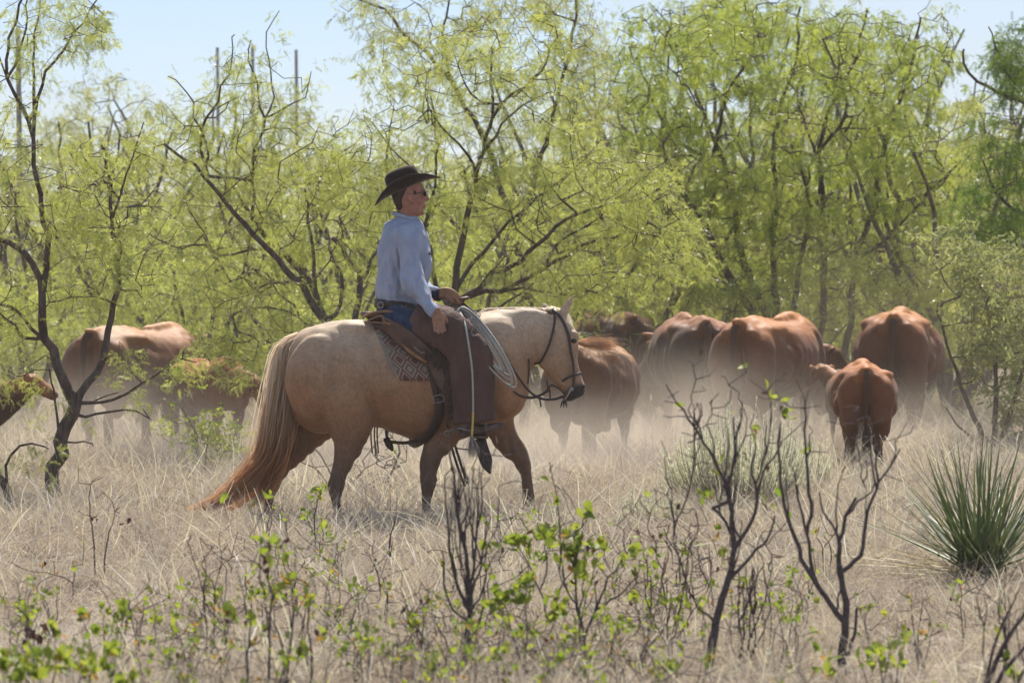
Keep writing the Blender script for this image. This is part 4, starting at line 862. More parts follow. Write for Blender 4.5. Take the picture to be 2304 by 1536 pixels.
    # jeans
    mb = MB(); vrings(mb, [(680, 850, 938, .160, 0), (700, 846, 938, .180, 0), (722, 846, 945, .195, 0), (742, 856, 950, .19, 0)])
    for s in (-1, 1): tube(mb, [hp(885, 716, s * .13), hp(925, 728, s * .24), hp(965, 742, s * .30), hp(1010, 760, s * .35)], [.112, .108, .085, .06], n=16)
    me = fuse(mb, 'jeans', .011, 3, M['denim']); rbuild('jeans', me)
    # chaps: two leather leggings, open behind the thigh
    for s in (-1, 1):
        mb = MB()
        L = [(928, 712, 40, .10, .24), (965, 730, 50, .115, .295), (1010, 748, 50, .105, .345), (1044, 770, 48, .09, .372)]
        limb(mb, [(*h(a, b), s * y, w_ / HS, lt) for a, b, w_, lt, y in L], n=22)
        L = [(1040, 764, 44, .085, .375), (1057, 800, 48, .085, .38), (1063, 850, 48, .08, .385), (1067, 900, 48, .08, .38), (1070, 938, 49, .08, .378), (1071, 946, 48, .076, .378)]
        limb(mb, [(*h(a, b), s * y, w_ / HS, lt) for a, b, w_, lt, y in L], n=22)
        me = fuse(mb, 'chap', .010, 4, M['chaps']); nr2 = get_nrm(me)
        warp(me, lambda co: np.array([c + n_ * (.018 * noise.noise(Vector((c[0] * 9, c[1] * 5, c[2] * 3.0))) + .007 * (.5 - abs(noise.noise(Vector((c[0] * 13 + 3, c[1] * 8, c[2] * 6)))))) for c, n_ in zip(co, nr2)])); rbuild('chap', me)
        mb = MB(); r_ = np.random.default_rng(6)     # fringe along the rear edge
        for i in range(46):
            t = r_.uniform(0, 1); a = np.interp(t, [0, .35, 1], [962, 1008, 1016]); b = np.interp(t, [0, .35, 1], [768, 812, 948])
            y = s * np.interp(t, [0, 1], [.385, .40]); l = r_.uniform(14, 34)
            strap(mb, [hp(a + 4, b - 6, y), hp(a - 4 + r_.normal(0, 2), b + l * .4, y * 1.03), hp(a - 6 + r_.normal(0, 4), b + l, y * 1.02)], .0035, .002, sub=2, n=4)
        mb.build('chap_fringe', M['strap'], rid, loc=-PO)
        mb = MB()   # boot
        limb(mb, [(*h(a, b), s * y, r1 / HS, l_) for a, b, y, r1, l_ in [(1032, 958, .375, 11, .030), (1046, 960, .375, 14, .040), (1070, 962, .375, 14, .042), (1098, 960, .38, 11, .046), (1122, 953, .385, 8, .036), (1136, 948, .388, 3.5, .016)]], n=16)
        limb(mb, [(*h(a, b), s * .38, r1 / HS, .045) for a, b, r1 in [(1052, 925, 18), (1052, 950, 17), (1050, 966, 14)]], n=14)
        box(mb, hp(1043, 974, s * .375), (.024, .028, .018)); link_me = fuse(mb, 'boot', .008, 3, M['boot']); rbuild('boot', link_me)
        mb = MB(); tube(mb, [hp(1060, 964, s * .425), hp(1036, 958, s * .415), hp(1026, 958, s * .375), hp(1036, 958, s * .335), hp(1058, 962, s * .33)], .006, n=6); tube(mb, [hp(1026, 958, s * .375), hp(1012, 966, s * .375)], .006, n=6)
        tube(mb, [tuple(Vector(hp(1007, 970, s * .375)) + Vector((.018 * math.cos(a), 0, .018 * math.sin(a)))) for a in np.linspace(0, 6.283, 10)], .004, n=5, sub=1); mb.build('spur', M['metal'], rid, loc=-PO)
    # gauntlet cuff and glove on the rein hand are worn over the skin
    mb = MB(); tube(mb, [hp(966, 659, .10), hp(986, 663, .03), hp(990, 664, .02)], [.048, .047, .046], n=16, sub=1); mb.build('shirt_cuff', M['denim'], rid, loc=-PO)
    mb = MB(); strap(mb, [hp(988, 660, -.01), hp(1008, 660, -.015), hp(1028, 672, -.01), hp(1036, 682, 0)], [.036, .044, .036, .016], .026, side=(.1, 1, 0), n=14); mb.build('glove', M['glove'], rid, loc=-PO)
make_rider()

# ------------------------------------------------------------------ scattering (grass and crowns: nobody could count these)
def scatter(name, P, rot, scl, protos, parent=None, loc=(0, 0, 0)):
    """one object: proto meshes on the points P (n,3), rot euler (n,3), scl (n,)"""
    P = np.asarray(P, np.float32); n = len(P)
    me = bpy.data.meshes.new(name); me.vertices.add(n); me.vertices.foreach_set('co', P.ravel())
    a = me.attributes.new('rot', 'FLOAT_VECTOR', 'POINT'); a.data.foreach_set('vector', np.asarray(rot, np.float32).ravel())
    a = me.attributes.new('scl', 'FLOAT', 'POINT'); a.data.foreach_set('value', np.asarray(scl, np.float32).ravel())
    pid = np.random.default_rng(n).integers(0, len(protos), n)
    a = me.attributes.new('pid', 'INT', 'POINT'); a.data.foreach_set('value', pid.astype(np.int32))
    o = link(name, me, parent, loc)
    key = tuple(p.name for p in protos)
    if key not in GN:
        g = bpy.data.node_groups.new('scatter', 'GeometryNodeTree'); GN[key] = g
        g.interface.new_socket('Geometry', in_out='INPUT', socket_type='NodeSocketGeometry'); g.interface.new_socket('Geometry', in_out='OUTPUT', socket_type='NodeSocketGeometry')
        gi = g.nodes.new('NodeGroupInput'); go = g.nodes.new('NodeGroupOutput'); ip = g.nodes.new('GeometryNodeInstanceOnPoints'); jn = g.nodes.new('GeometryNodeJoinGeometry')
        for p in protos:
            oi = g.nodes.new('GeometryNodeObjectInfo'); oi.inputs['Object'].default_value = p; oi.inputs['As Instance'].default_value = True
            g.links.new(oi.outputs['Geometry'], jn.inputs[0])
        def attr(nm, ty):
            q = g.nodes.new('GeometryNodeInputNamedAttribute'); q.data_type = ty; q.inputs['Name'].default_value = nm; return q.outputs['Attribute']
        er = g.nodes.new('FunctionNodeEulerToRotation')
        g.links.new(gi.outputs[0], ip.inputs['Points']); g.links.new(jn.outputs[0], ip.inputs['Instance']); ip.inputs['Pick Instance'].default_value = True
        g.links.new(attr('pid', 'INT'), ip.inputs['Instance Index']); g.links.new(attr('rot', 'FLOAT_VECTOR'), er.inputs[0]); g.links.new(er.outputs[0], ip.inputs['Rotation'])
        g.links.new(attr('scl', 'FLOAT'), ip.inputs['Scale']); g.links.new(ip.outputs[0], go.inputs[0])
    md = o.modifiers.new('scatter', 'NODES'); md.node_group = GN[key]
    o['kind'] = 'stuff'
    return o
GN = {}
def proto(name, me): return bpy.data.objects.new(name, me)      # not linked: only drawn through scatter()

# mesquite leaf sprays: a twiglet with drooping feather leaves
def spray_mesh(seed, mat, nleaf=5, L=.20, plen=.090, npair=7, ll=.021, lw=.0028, droop=.8):
    r = np.random.default_rng(seed); V = []; T = []; n = 0
    ax = np.array([1, 0, 0.0])
    for i in range(nleaf):
        base = ax * L * (i + .4) / nleaf + r.normal(0, .006, 3)
        az = r.uniform(0, 6.28); pd = np.array([.45, math.cos(az), math.sin(az) * .6 - .25]); pd /= np.linalg.norm(pd)
        base2 = base + pd * .02
        for s in (-1, 1):
            sd_ = np.cross(pd, r.normal(0, 1, 3)); sd_ /= np.linalg.norm(sd_) + 1e-9
            d = pd * .8 + sd_ * s * .55; d[2] -= droop * .35; d /= np.linalg.norm(d)
            nr = np.cross(d, sd_); nr /= np.linalg.norm(nr) + 1e-9; wv = np.cross(nr, d)
            p = base2.copy(); pl = plen * r.uniform(.7, 1.2)
            for k in range(npair):
                d2 = d.copy(); d2[2] -= droop * .09 * k; d2 /= np.linalg.norm(d2)
                p = p + d2 * pl / npair
                for q in (-1, 1):
                    lv = wv * q * .8 + d2 * .35 + r.normal(0, .24, 3); lv /= np.linalg.norm(lv); lw_ = d2 * lw
                    l_ = ll * (1 - .35 * k / npair) * r.uniform(.8, 1.15)
                    V += [p - lw_, p + lw_, p + lv * l_]; T.append((n, n + 1, n + 2)); n += 3
    return mesh_np('leaf_spray', V, [np.array(T)], mat, smooth=False)
def sprays(key, mat, k=4, **kw): return [proto('leaf_spray', spray_mesh(10 * k + i + hash(key) % 1 + i * 3, M[mat], **kw)) for i in range(k)]
SPR = {'mesq': sprays('m', 'leaf_mesq'), 'bright': sprays('b', 'leaf_bright', nleaf=6), 'deep': sprays('d', 'leaf_deep', nleaf=7, plen=.09, ll=.024, lw=.0032), 'dark': sprays('k', 'leaf_dark', nleaf=7, plen=.09, ll=.024, lw=.0032),
       'olive': sprays('o', 'leaf_olive', nleaf=7, plen=.07, ll=.018, lw=.006, droop=.3)}
def broad_mesh(seed, mat, nl=7, L=.12, ll=.028, lw=.010):
    r = np.random.default_rng(seed); V = []; T = []; n = 0
    for i in range(nl):
        p = np.array([L * i / nl, 0, 0]); d = r.normal(0, 1, 3); d[0] = abs(d[0]) * .8; d /= np.linalg.norm(d); s_ = np.cross(d, r.normal(0, 1, 3)); s_ /= np.linalg.norm(s_)
        V += [p, p + d * ll * .55 + s_ * lw, p + d * ll, p + d * ll * .55 - s_ * lw]; T += [(n, n + 1, n + 2), (n, n + 2, n + 3)]; n += 4
    return mesh_np('leaf_spray', V, [np.array(T)], mat, smooth=False)
SPR['broad'] = [proto('leaf_spray', broad_mesh(i, M['sprig'])) for i in range(3)]

class Tree:
    def __init__(s, seed=0): s.P = []; s.par = []; s.fix = []; s.r = np.random.default_rng(seed)
    def add(s, p, par, fix=0.0): s.P.append(np.array(p, float)); s.par.append(par); s.fix.append(fix); return len(s.P) - 1
    def path(s, pts, r0, r1, attach=True, wig=.012, step=.10):
        pts = [np.array(tuple(p), float) for p in pts]
        Q = catmull(pts, 6) if len(pts) > 2 else np.array(pts)
        par = -1
        if s.P and attach:
            A = np.array(s.P); d = np.linalg.norm(A - Q[0], axis=1); k = int(d.argmin())
            if d[k] < .5: par = k
        acc = 0; last = Q[0]; k = s.add(Q[0], par, r0) if par < 0 else par
        tot = sum(np.linalg.norm(Q[i + 1] - Q[i]) for i in range(len(Q) - 1)); run = 0
        for i in range(1, len(Q)):
            run += np.linalg.norm(Q[i] - Q[i - 1])
            if np.linalg.norm(Q[i] - last) >= step or i == len(Q) - 1:
                last = Q[i]; k = s.add(Q[i] + s.r.normal(0, wig, 3), k, r0 + (r1 - r0) * run / tot)
        return k
    def grow(s, A, step=.11, wig=.035, reach=9, up=.25):
        """space-filling growth: each attractor gets a twig from the nearest branch"""
        A = np.asarray(A); P0 = np.array(s.P)
        d = np.array([np.min(np.linalg.norm(P0 - a, axis=1)) for a in A]); A = A[np.argsort(d)]
        buf = np.zeros((len(P0) + 40 * len(A) + 100, 3)); buf[:len(P0)] = P0; n = len(P0)
        for a in A:
            df = buf[:n] - a; dd = np.linalg.norm(df, axis=1) + .5 * np.maximum(0, df[:, 2]); k = int(dd.argmin()); p = buf[k].copy(); L = np.linalg.norm(a - p)
            if L < .06 or L > reach: continue
            m = max(1, int(L / step)); dirv = (a - p) / L; par = k
            bend = s.r.normal(0, 1, 3) * L * .10; bend[2] -= up * L * .25
            zig = s.r.normal(0, wig, (m, 3))
            for i in range(1, m + 1):
                t = i / m; q = p + (a - p) * t + bend * 4 * t * (1 - t) * .5 + (zig[i - 1] if i < m else 0)
                par = s.add(q, par); buf[n] = q; n += 1
                if n >= len(buf): return
    def radii(s, tip=.0035, ex=.42, cap=9):
        n = len(s.P); c = np.zeros(n)
        ch = np.zeros(n, int)
        for p in s.par:
            if p >= 0: ch[p] += 1
        for i in range(n - 1, -1, -1):
            if ch[i] == 0: c[i] += 1
            if s.par[i] >= 0: c[s.par[i]] += c[i]
        r = tip * c ** ex
        f = np.array(s.fix); r = np.where(f > 0, f, np.minimum(r, cap))
        s.cnt = c; s.ch = ch; s.rad = r; return r
    def bark(s, name, mat, parent, org=(0, 0, 0)):
        P = np.array(s.P) - np.array(org); par = np.array(s.par); r = s.rad; idx = np.where(par >= 0)[0]
        mb = MB()
        for lo, hi, k in ((.022, 99, 9), (.009, .022, 6), (0, .009, 4)):
            I = idx[(r[idx] >= lo) & (r[idx] < hi)]
            if not len(I): continue
            A = P[par[I]]; B = P[I]; D = B - A; L = np.linalg.norm(D, axis=1) + 1e-9; D = D / L[:, None]
            ref = np.tile(np.array([.31, .95, .05]), (len(I), 1)); U = np.cross(D, ref); U /= np.linalg.norm(U, axis=1)[:, None] + 1e-9; Wv = np.cross(D, U)
            ra = np.minimum(r[par[I]], r[I] * 1.35); rb = r[I]
            A = A - D * (ra * .25)[:, None]; B = B + D * (rb * .3)[:, None]
            th = np.linspace(0, 2 * np.pi, k, endpoint=False)
            ring = U[:, None, :] * np.cos(th)[None, :, None] + Wv[:, None, :] * np.sin(th)[None, :, None]
            V = np.concatenate([A[:, None, :] + ring * ra[:, None, None], B[:, None, :] + ring * rb[:, None, None]], 1).reshape(-1, 3)
            base = np.arange(len(I))[:, None] * 2 * k; j = np.arange(k)[None, :]
            Q = np.stack([base + j, base + (j + 1) % k, base + k + (j + 1) % k, base + k + j], -1).reshape(-1, 4)
            mb.add(V, Q)
        return mb.build(name, mat, parent)
    def leafpts(s, per=2, rmax=.011, jit=.05, keep=1.0, clump=.8, cf=1.9):
        P = np.array(s.P); par = np.array(s.par); I = np.where((s.rad < rmax) & (par >= 0))[0]
        I = np.repeat(I, per); 
        if keep < 1: I = I[s.r.uniform(size=len(I)) < keep]
        if clump > 0:
            o_ = s.r.uniform(0, 50); I = np.array([i for i in I if s.r.uniform() < min(1.0, max(.06, .5 + clump * 2.6 * noise.noise(Vector(P[i] * cf) + Vector((o_, 0, 0)))))], int)
        n = len(I); q = P[par[I]] + (P[I] - P[par[I]]) * s.r.uniform(size=(n, 1)) + s.r.normal(0, jit, (n, 3))
        D = P[I] - P[par[I]]; az = np.arctan2(D[:, 1], D[:, 0]) + s.r.normal(0, 1.1, n)
        rot = np.stack([s.r.uniform(-.6, .6, n), s.r.normal(.25, .45, n), az], 1)
        return q, rot
def ell(cx, cy, rx, ry, D, dep, n, r):
    """n attractors in an ellipse of the picture plane at distance D, depth spread dep"""
    out = []
    while len(out) < n:
        a, b = r.uniform(-1, 1, 2)
        if a * a + b * b > 1: continue
        Dd = D + r.uniform(-1, 1) * dep * math.sqrt(max(.05, 1 - a * a - b * b))
        out.append(tuple(W(cx + a * rx, cy + b * ry, Dd)))
    return out
def tree(label, D, base, stems, blobs, leaf, bark='bark', name='mesquite_tree', cat='tree', grp=None, seed=1, per=2, scl=1.0, dep=.8, tip=.0028, keep=1.0, wig=.038, gy=None, ex=.45):
    """stems: (points in photograph pixels, r0 px, r1 px[, depth offset at the end]); blobs: (cx, cy, rx, ry, n[, leaf weight])"""
    t = Tree(seed); s_ = F_PX / D
    for st in stems:
        pts, r0, r1 = st[:3]; d0 = st[3] if len(st) > 3 else t.r.uniform(-dep, dep) * .6; d00 = st[4] if len(st) > 4 else 0.0
        m = len(pts); P3 = [W(x, y, D + d00 + (d0 - d00) * (i / max(1, m - 1)) ** 1.2) for i, (x, y) in enumerate(pts)]
        t.path(P3, r0 / s_, r1 / s_)
    A = []
    for b in blobs: A += ell(b[0], b[1], b[2], b[3], D + (b[5] if len(b) > 5 else 0), dep, int(b[4] * 1.25), t.r)
    if A: t.grow(A, wig=wig)
    t.radii(tip=tip, ex=ex)
    org = Vector((W(base[0], base[1], D).x, D, 0))
    root = empty(name, org, 0, label, cat, grp)
    t.bark('trunk', M[bark], root, org)
    q, rot = t.leafpts(per + 1, keep=keep * .92)
    # leaves only near the twigs grown through the crown
    m = q[:, 2] > .15
    scatter('crown', q[m] - np.array(org), rot[m], t.r.uniform(.7, 1.25, m.sum()) * scl, SPR[leaf], root)
    return root, t

# ------------------------------------------------------------------ mesquites that can be told apart
# forked tree at the left
tree('forked mesquite with dark crooked trunk and bare low branches, at left behind the horse tail', 30.5, (112, 1135), [
    ([(110, 1142), (118, 1080), (128, 1020), (140, 975), (160, 930), (163, 905)], 17, 15, 0, 0),
    ([(160, 915), (148, 870), (122, 800), (102, 735), (96, 680), (88, 620), (62, 575), (30, 548), (-12, 528)], 13, 5.5, -.3),
    ([(92, 640), (108, 560), (95, 470), (80, 390), (78, 330), (68, 285), (40, 220), (14, 168), (22, 80), (48, 12), (60, -30)], 7.5, 2.6, -.2),
    ([(70, 290), (78, 210), (74, 140), (82, 60), (100, -20)], 4.6, 1.6, .3),
    ([(73, 300), (92, 195), (120, 140), (165, 80), (228, -8)], 5.0, 1.6, .2),
    ([(14, 170), (-10, 120)], 3.5, 2, .1),
    ([(20, 185), (52, 110), (62, 40), (66, -20)], 3.4, 1.8, .2),
    ([(165, 910), (190, 872), (225, 825), (245, 765), (256, 700), (268, 640), (258, 560), (250, 480), (242, 400), (232, 330)], 9.5, 3.0, .2),
    ([(256, 480), (275, 420), (300, 340), (330, 280)], 3, 1.5, .3), ([(245, 420), (205, 370), (175, 330)], 3, 1.3, -.2),
    ([(110, 770), (70, 735), (45, 700), (20, 690), (-10, 680)], 5, 2.8, -.5), ([(104, 765), (60, 755), (32, 740), (-10, 700)], 4.4, 2.4, -.6),
    ([(172, 950), (205, 930), (250, 926), (308, 926), (338, 946)], 3.6, 1.6, -.4), ([(308, 926), (320, 918)], 1.6, 1.2, -.4, -.4),
    ([(175, 918), (215, 898), (240, 905), (300, 880), (350, 840), (398, 812), (412, 790)], 4.2, 1.8, -.5),
    ([(398, 812), (440, 814)], 1.6, 1.2, -.5, -.5), ([(215, 898), (250, 888), (262, 880)], 1.8, 1.2, -.3),
    ([(125, 975), (118, 880), (108, 830)], 3.4, 2.0, -.3), ([(142, 1000), (190, 996), (208, 1000)], 2.4, 1.4, -.3),
    ([(262, 655), (300, 650), (325, 668)], 2.4, 1.4, -.2), ([(245, 660), (185, 665), (140, 672), (100, 690)], 2.8, 1.6, .3),
    ], [(60, 430, 130, 120, 50), (30, 640, 90, 110, 40), (250, 420, 130, 120, 90), (180, 560, 110, 120, 60), (120, 60, 120, 90, 46), (40, 180, 60, 100, 16), (200, 80, 50, 70, 12), (300, 820, 46, 30, 7, -.5), (330, 560, 90, 110, 40), (20, 820, 60, 60, 10)],
    'bright', seed=3, per=2, scl=.95, dep=.8)
tree('leaning stub of mesquite at the left edge of the picture', 29, (20, 1170), [([(35, 1170), (20, 1120), (0, 1075), (-20, 1040), (-40, 960)], 11, 7, .3, 0), ([(8, 1080), (14, 1030), (45, 1002), (88, 998), (112, 1010)], 4, 1.5, -.2)], [(-60, 850, 60, 80, 14)], 'mesq', seed=5)
# leaning tree behind the croup
tree('mesquite with several stems leaning left behind the horse croup and rider', 36.5, (800, 1050), [
    ([(812, 1060), (785, 900), (745, 760), (720, 705), (672, 632), (612, 577), (565, 520), (528, 480), (480, 425), (435, 372), (370, 325)], 13, 3, -.8, 0),
    ([(742, 750), (722, 690), (700, 640), (668, 598), (620, 555), (578, 505), (540, 440), (500, 395), (455, 350)], 8.5, 2.6, .6),
    ([(566, 520), (572, 430), (570, 350), (596, 270), (580, 190), (558, 130), (560, 90)], 5, 1.4, .1),
    ([(480, 425), (455, 345), (468, 270), (500, 205), (524, 150), (528, 75)], 4.4, 1.2, -.3),
    ([(455, 400), (470, 330), (440, 270), (430, 215), (380, 170)], 3.4, 1.2, -.2), ([(596, 270), (615, 230), (612, 170), (600, 90), (630, 30)], 2.5, 1.0, .2), ([(596, 275), (650, 240), (690, 215), (705, 160)], 2.4, 1.0, .3),
    ([(620, 555), (560, 560), (500, 575), (460, 550), (400, 560), (340, 530)], 3.2, 1.4, -.8), ([(470, 545), (440, 500), (425, 470)], 2.2, 1, -.7),
    ([(705, 650), (705, 560), (690, 480), (720, 400), (760, 350)], 5, 1.6, .9), ([(745, 740), (770, 650), (745, 560), (730, 500)], 5.5, 2, 1.0),
    ([(790, 900), (792, 760), (812, 640), (790, 588), (752, 540)], 9, 5.5, .5), ([(812, 640), (850, 560), (870, 500)], 5, 2, .8),
    ([(670, 630), (600, 640), (560, 660)], 3, 1.4, -.6), ([(740, 745), (690, 730), (640, 700), (560, 690)], 3, 1.3, -.8)],
    [(430, 330, 110, 120, 75), (560, 240, 110, 130, 60), (640, 420, 140, 140, 120), (500, 560, 170, 130, 110), (620, 700, 170, 110, 110), (790, 480, 110, 130, 80), (510, 800, 90, 70, 36), (760, 330, 100, 90, 46)],
    'bright', seed=8, per=2, scl=1.0, dep=1.3)
# central tree behind the rider and the horse's neck
tree('wide mesquite with long arching branches behind the rider and horse neck', 37.5, (1015, 1030), [
    ([(1012, 1040), (1014, 900), (1012, 760), (1018, 680), (1028, 600), (1046, 500), (1070, 420), (1082, 360), (1100, 290), (1108, 240), (1102, 170), (1108, 110)], 13, 2.2, .2, 0),
    ([(1106, 265), (1150, 215), (1200, 180), (1240, 110), (1250, 60)], 4, 1.4, -.3), ([(1092, 330), (1150, 260), (1185, 235), (1240, 205)], 3.6, 1.3, .4),
    ([(1078, 385), (1040, 330), (1005, 300), (975, 265), (960, 200)], 3.6, 1.3, -.2), ([(1104, 250), (1060, 215), (1035, 170), (1020, 100)], 3, 1, .5),
    ([(1014, 700), (980, 640), (968, 560), (955, 520), (975, 440), (985, 300), (950, 180)], 6, 1.5, .5),
    ([(1014, 690), (1060, 660), (1110, 620), (1170, 590), (1230, 530), (1300, 480), (1420, 455), (1508, 420)], 7, 1.6, -1.2), ([(1060, 660), (1160, 640), (1250, 585), (1330, 545), (1410, 520), (1490, 510)], 6, 1.6, -1.2),
    ([(1150, 640), (1240, 660), (1330, 655), (1400, 672)], 3.2, 1.3, -.8), ([(1230, 560), (1330, 500), (1400, 440), (1480, 370)], 3.2, 1.2, -1.3),
    ([(1020, 660), (1090, 560), (1180, 470), (1270, 400), (1340, 330)], 5.5, 1.6, .7), ([(1012, 720), (1060, 700), (1120, 690), (1200, 640)], 4.5, 1.4, -.3),
    ([(1000, 760), (940, 700), (900, 600), (880, 480), (870, 380), (885, 250)], 6.5, 1.8, .8), ([(890, 520), (930, 400), (880, 330), (820, 260)], 3, 1.2, .9),
    ([(1240, 580), (1290, 560), (1350, 570), (1358, 600)], 2.4, 2.2, -.8),
    ],
    [(900, 330, 110, 150, 90), (1010, 180, 110, 120, 70), (1160, 120, 130, 110, 90), (1230, 300, 130, 130, 100), (1110, 470, 140, 110, 70), (1290, 460, 150, 110, 110, -.6), (1450, 430, 130, 110, 100, -1.2), (1500, 560, 110, 70, 70, -1.3), (1240, 610, 160, 70, 80, -.5), (960, 620, 110, 110, 60, .5), (1340, 655, 110, 26, 16), (860, 130, 60, 60, 8)],
    'bright', seed=12, per=2, scl=1.0, dep=1.4)
# high branches that reach in over the top
tree('tall mesquite whose feathery top leaves reach over the sky above the rider', 43, (1180, 1000), [
    ([(1180, 1000), (1190, 700), (1150, 500), (1080, 300), (980, 140), (900, 70), (860, 20), (740, -20)], 12, 2, .6, 0), ([(1160, 540), (1220, 350), (1260, 200), (1290, 80), (1300, -60)], 7, 2.5, -.5), ([(1010, 180), (1000, 60), (1030, -60)], 4, 1.6, .3)],
    [(900, 60, 80, 70, 34), (1020, 30, 80, 60, 34), (1150, 20, 110, 60, 50), (1280, 60, 70, 130, 60), (790, 5, 60, 18, 10), (960, 120, 60, 60, 20), (1330, 200, 60, 160, 60)], 'mesq', seed=15, per=2, scl=1.15, dep=1.2)
# big many-stemmed tree at the right
tree('large dense mesquite with many dark stems rising behind the cattle', 46.5, (1750, 965), [
    ([(1745, 970), (1715, 800), (1690, 700), (1650, 640), (1610, 560), (1575, 490), (1530, 420), (1488, 328)], 14, 4, -.6, 0),
    ([(1750, 970), (1735, 790), (1716, 690), (1678, 600), (1660, 530), (1650, 450), (1632, 380), (1600, 300), (1560, 200), (1500, 90)], 12, 2.5, .4),
    ([(1757, 970), (1748, 800), (1746, 690), (1742, 560), (1748, 440), (1740, 340), (1756, 240), (1790, 140), (1800, 20)], 10.5, 2.5, .9),
    ([(1762, 970), (1775, 800), (1788, 690), (1800, 580), (1822, 490), (1812, 420), (1780, 330)], 9, 3, -.2),
    ([(1770, 970), (1820, 820), (1850, 720), (1855, 560), (1850, 430), (1846, 310), (1880, 220), (1930, 120), (1950, 20)], 10, 2.5, .6),
    ([(1855, 440), (1830, 330), (1800, 250), (1790, 170)], 5, 2, 1), ([(1850, 330), (1900, 260), (1890, 180), (1850, 90)], 4.5, 2, -.4),
    ([(1775, 975), (1880, 830), (1912, 740), (1922, 600), (1962, 480), (1978, 380), (2010, 270), (2050, 150), (2070, 40)], 10, 2.5, .4),
    ([(1925, 590), (1990, 540), (2050, 480), (2120, 400), (2180, 350)], 5, 2, -.5), ([(1640, 420), (1600, 360), (1540, 330), (1480, 250), (1430, 130)], 5.5, 2, .7), ([(1610, 310), (1640, 200), (1690, 120), (1700, 10)], 4, 2, .2)],
    [(1470, 170, 120, 170, 130), (1620, 150, 130, 170, 150), (1780, 130, 130, 150, 150), (1950, 150, 120, 150, 130), (2090, 110, 60, 110, 50), (1530, 380, 110, 110, 80), (1700, 400, 130, 120, 110), (1880, 400, 130, 130, 110), (2040, 380, 110, 150, 110), (1640, 600, 150, 110, 90), (1830, 620, 140, 100, 90), (2000, 620, 130, 110, 80)],
    'deep', seed=21, per=2, scl=1.1, dep=1.6, tip=.004, keep=.8)
tree('dark green mesquite with bare black limbs at the upper right edge', 41, (2400, 990), [
    ([(2420, 990), (2390, 600), (2370, 330), (2320, 245), (2260, 220), (2215, 190), (2175, 160), (2165, 110)], 14, 2.4, -.4, 0), ([(2330, 250), (2270, 170), (2240, 110), (2225, 60)], 4, 1.5, .2), ([(2380, 500), (2300, 480), (2240, 430), (2210, 350)], 6, 2, .3), ([(2385, 620), (2310, 560), (2270, 545)], 8, 3, .4)],
    [(2275, 140, 50, 80, 34), (2260, 330, 70, 100, 50), (2290, 480, 50, 100, 36), (2210, 480, 50, 80, 22)], 'dark', seed=25, per=2, scl=1.2, dep=1.0)
tree('pale fuzzy olive bush at the right edge beside the last cow', 38.5, (2230, 1020), [
    ([(2230, 1020), (2180, 900), (2140, 800), (2110, 700)], 7, 2, -.4, 0), ([(2232, 1020), (2240, 880), (2230, 740), (2200, 600)], 7, 2, .4), ([(2236, 1020), (2290, 880), (2330, 700)], 7, 2, 0), ([(2228, 1020), (2160, 960), (2130, 920)], 4, 1.5, -.6)],
    [(2240, 650, 110, 120, 110), (2250, 820, 70, 90, 70), (2300, 820, 60, 170, 70), (2180, 760, 36, 60, 18), (2150, 560, 80, 60, 30)], 'olive', seed=27, per=2, scl=1.0, dep=1.0, name='bush', cat='bush')
tree('small yellow green broadleaf shrub between the horse tail and the forked trunk', 33.6, (460, 1010), [
    ([(455, 1085), (440, 980), (400, 900), (385, 870)], 3, 1.2, -.2, 0), ([(458, 1085), (470, 980), (500, 910)], 3, 1.2, .2), ([(460, 1085), (520, 990), (545, 930)], 3, 1.2, 0), ([(456, 1085), (440, 1000), (430, 930)], 2.5, 1.2, 0)],
    [(430, 960, 80, 46, 90), (500, 990, 60, 34, 50), (385, 900, 24, 24, 10), (430, 890, 30, 20, 6)], 'broad', bark='twig_grey', seed=31, per=3, scl=1.0, dep=.4, name='shrub', cat='shrub', tip=.002)
tree('grey bare thicket of twigs under the belly of the horse', 30.5, (760, 1110), [([(760, 1130), (740, 1060), (700, 1000), (690, 985)], 3, 1.2, 0, 0), ([(762, 1130), (820, 1050), (880, 1020)], 3, 1.2, .3), ([(765, 1130), (700, 1050), (655, 1040)], 2.4, 1, -.2), ([(765, 1130), (870, 1080), (900, 1000), (905, 980)], 4, 2, .6)], [(800, 1050, 110, 50, 60), (880, 1010, 50, 50, 40)], 'olive', bark='twig_grey', seed=33, per=1, keep=.12, scl=.6, dep=.5, name='shrub', cat='shrub', tip=.0025)

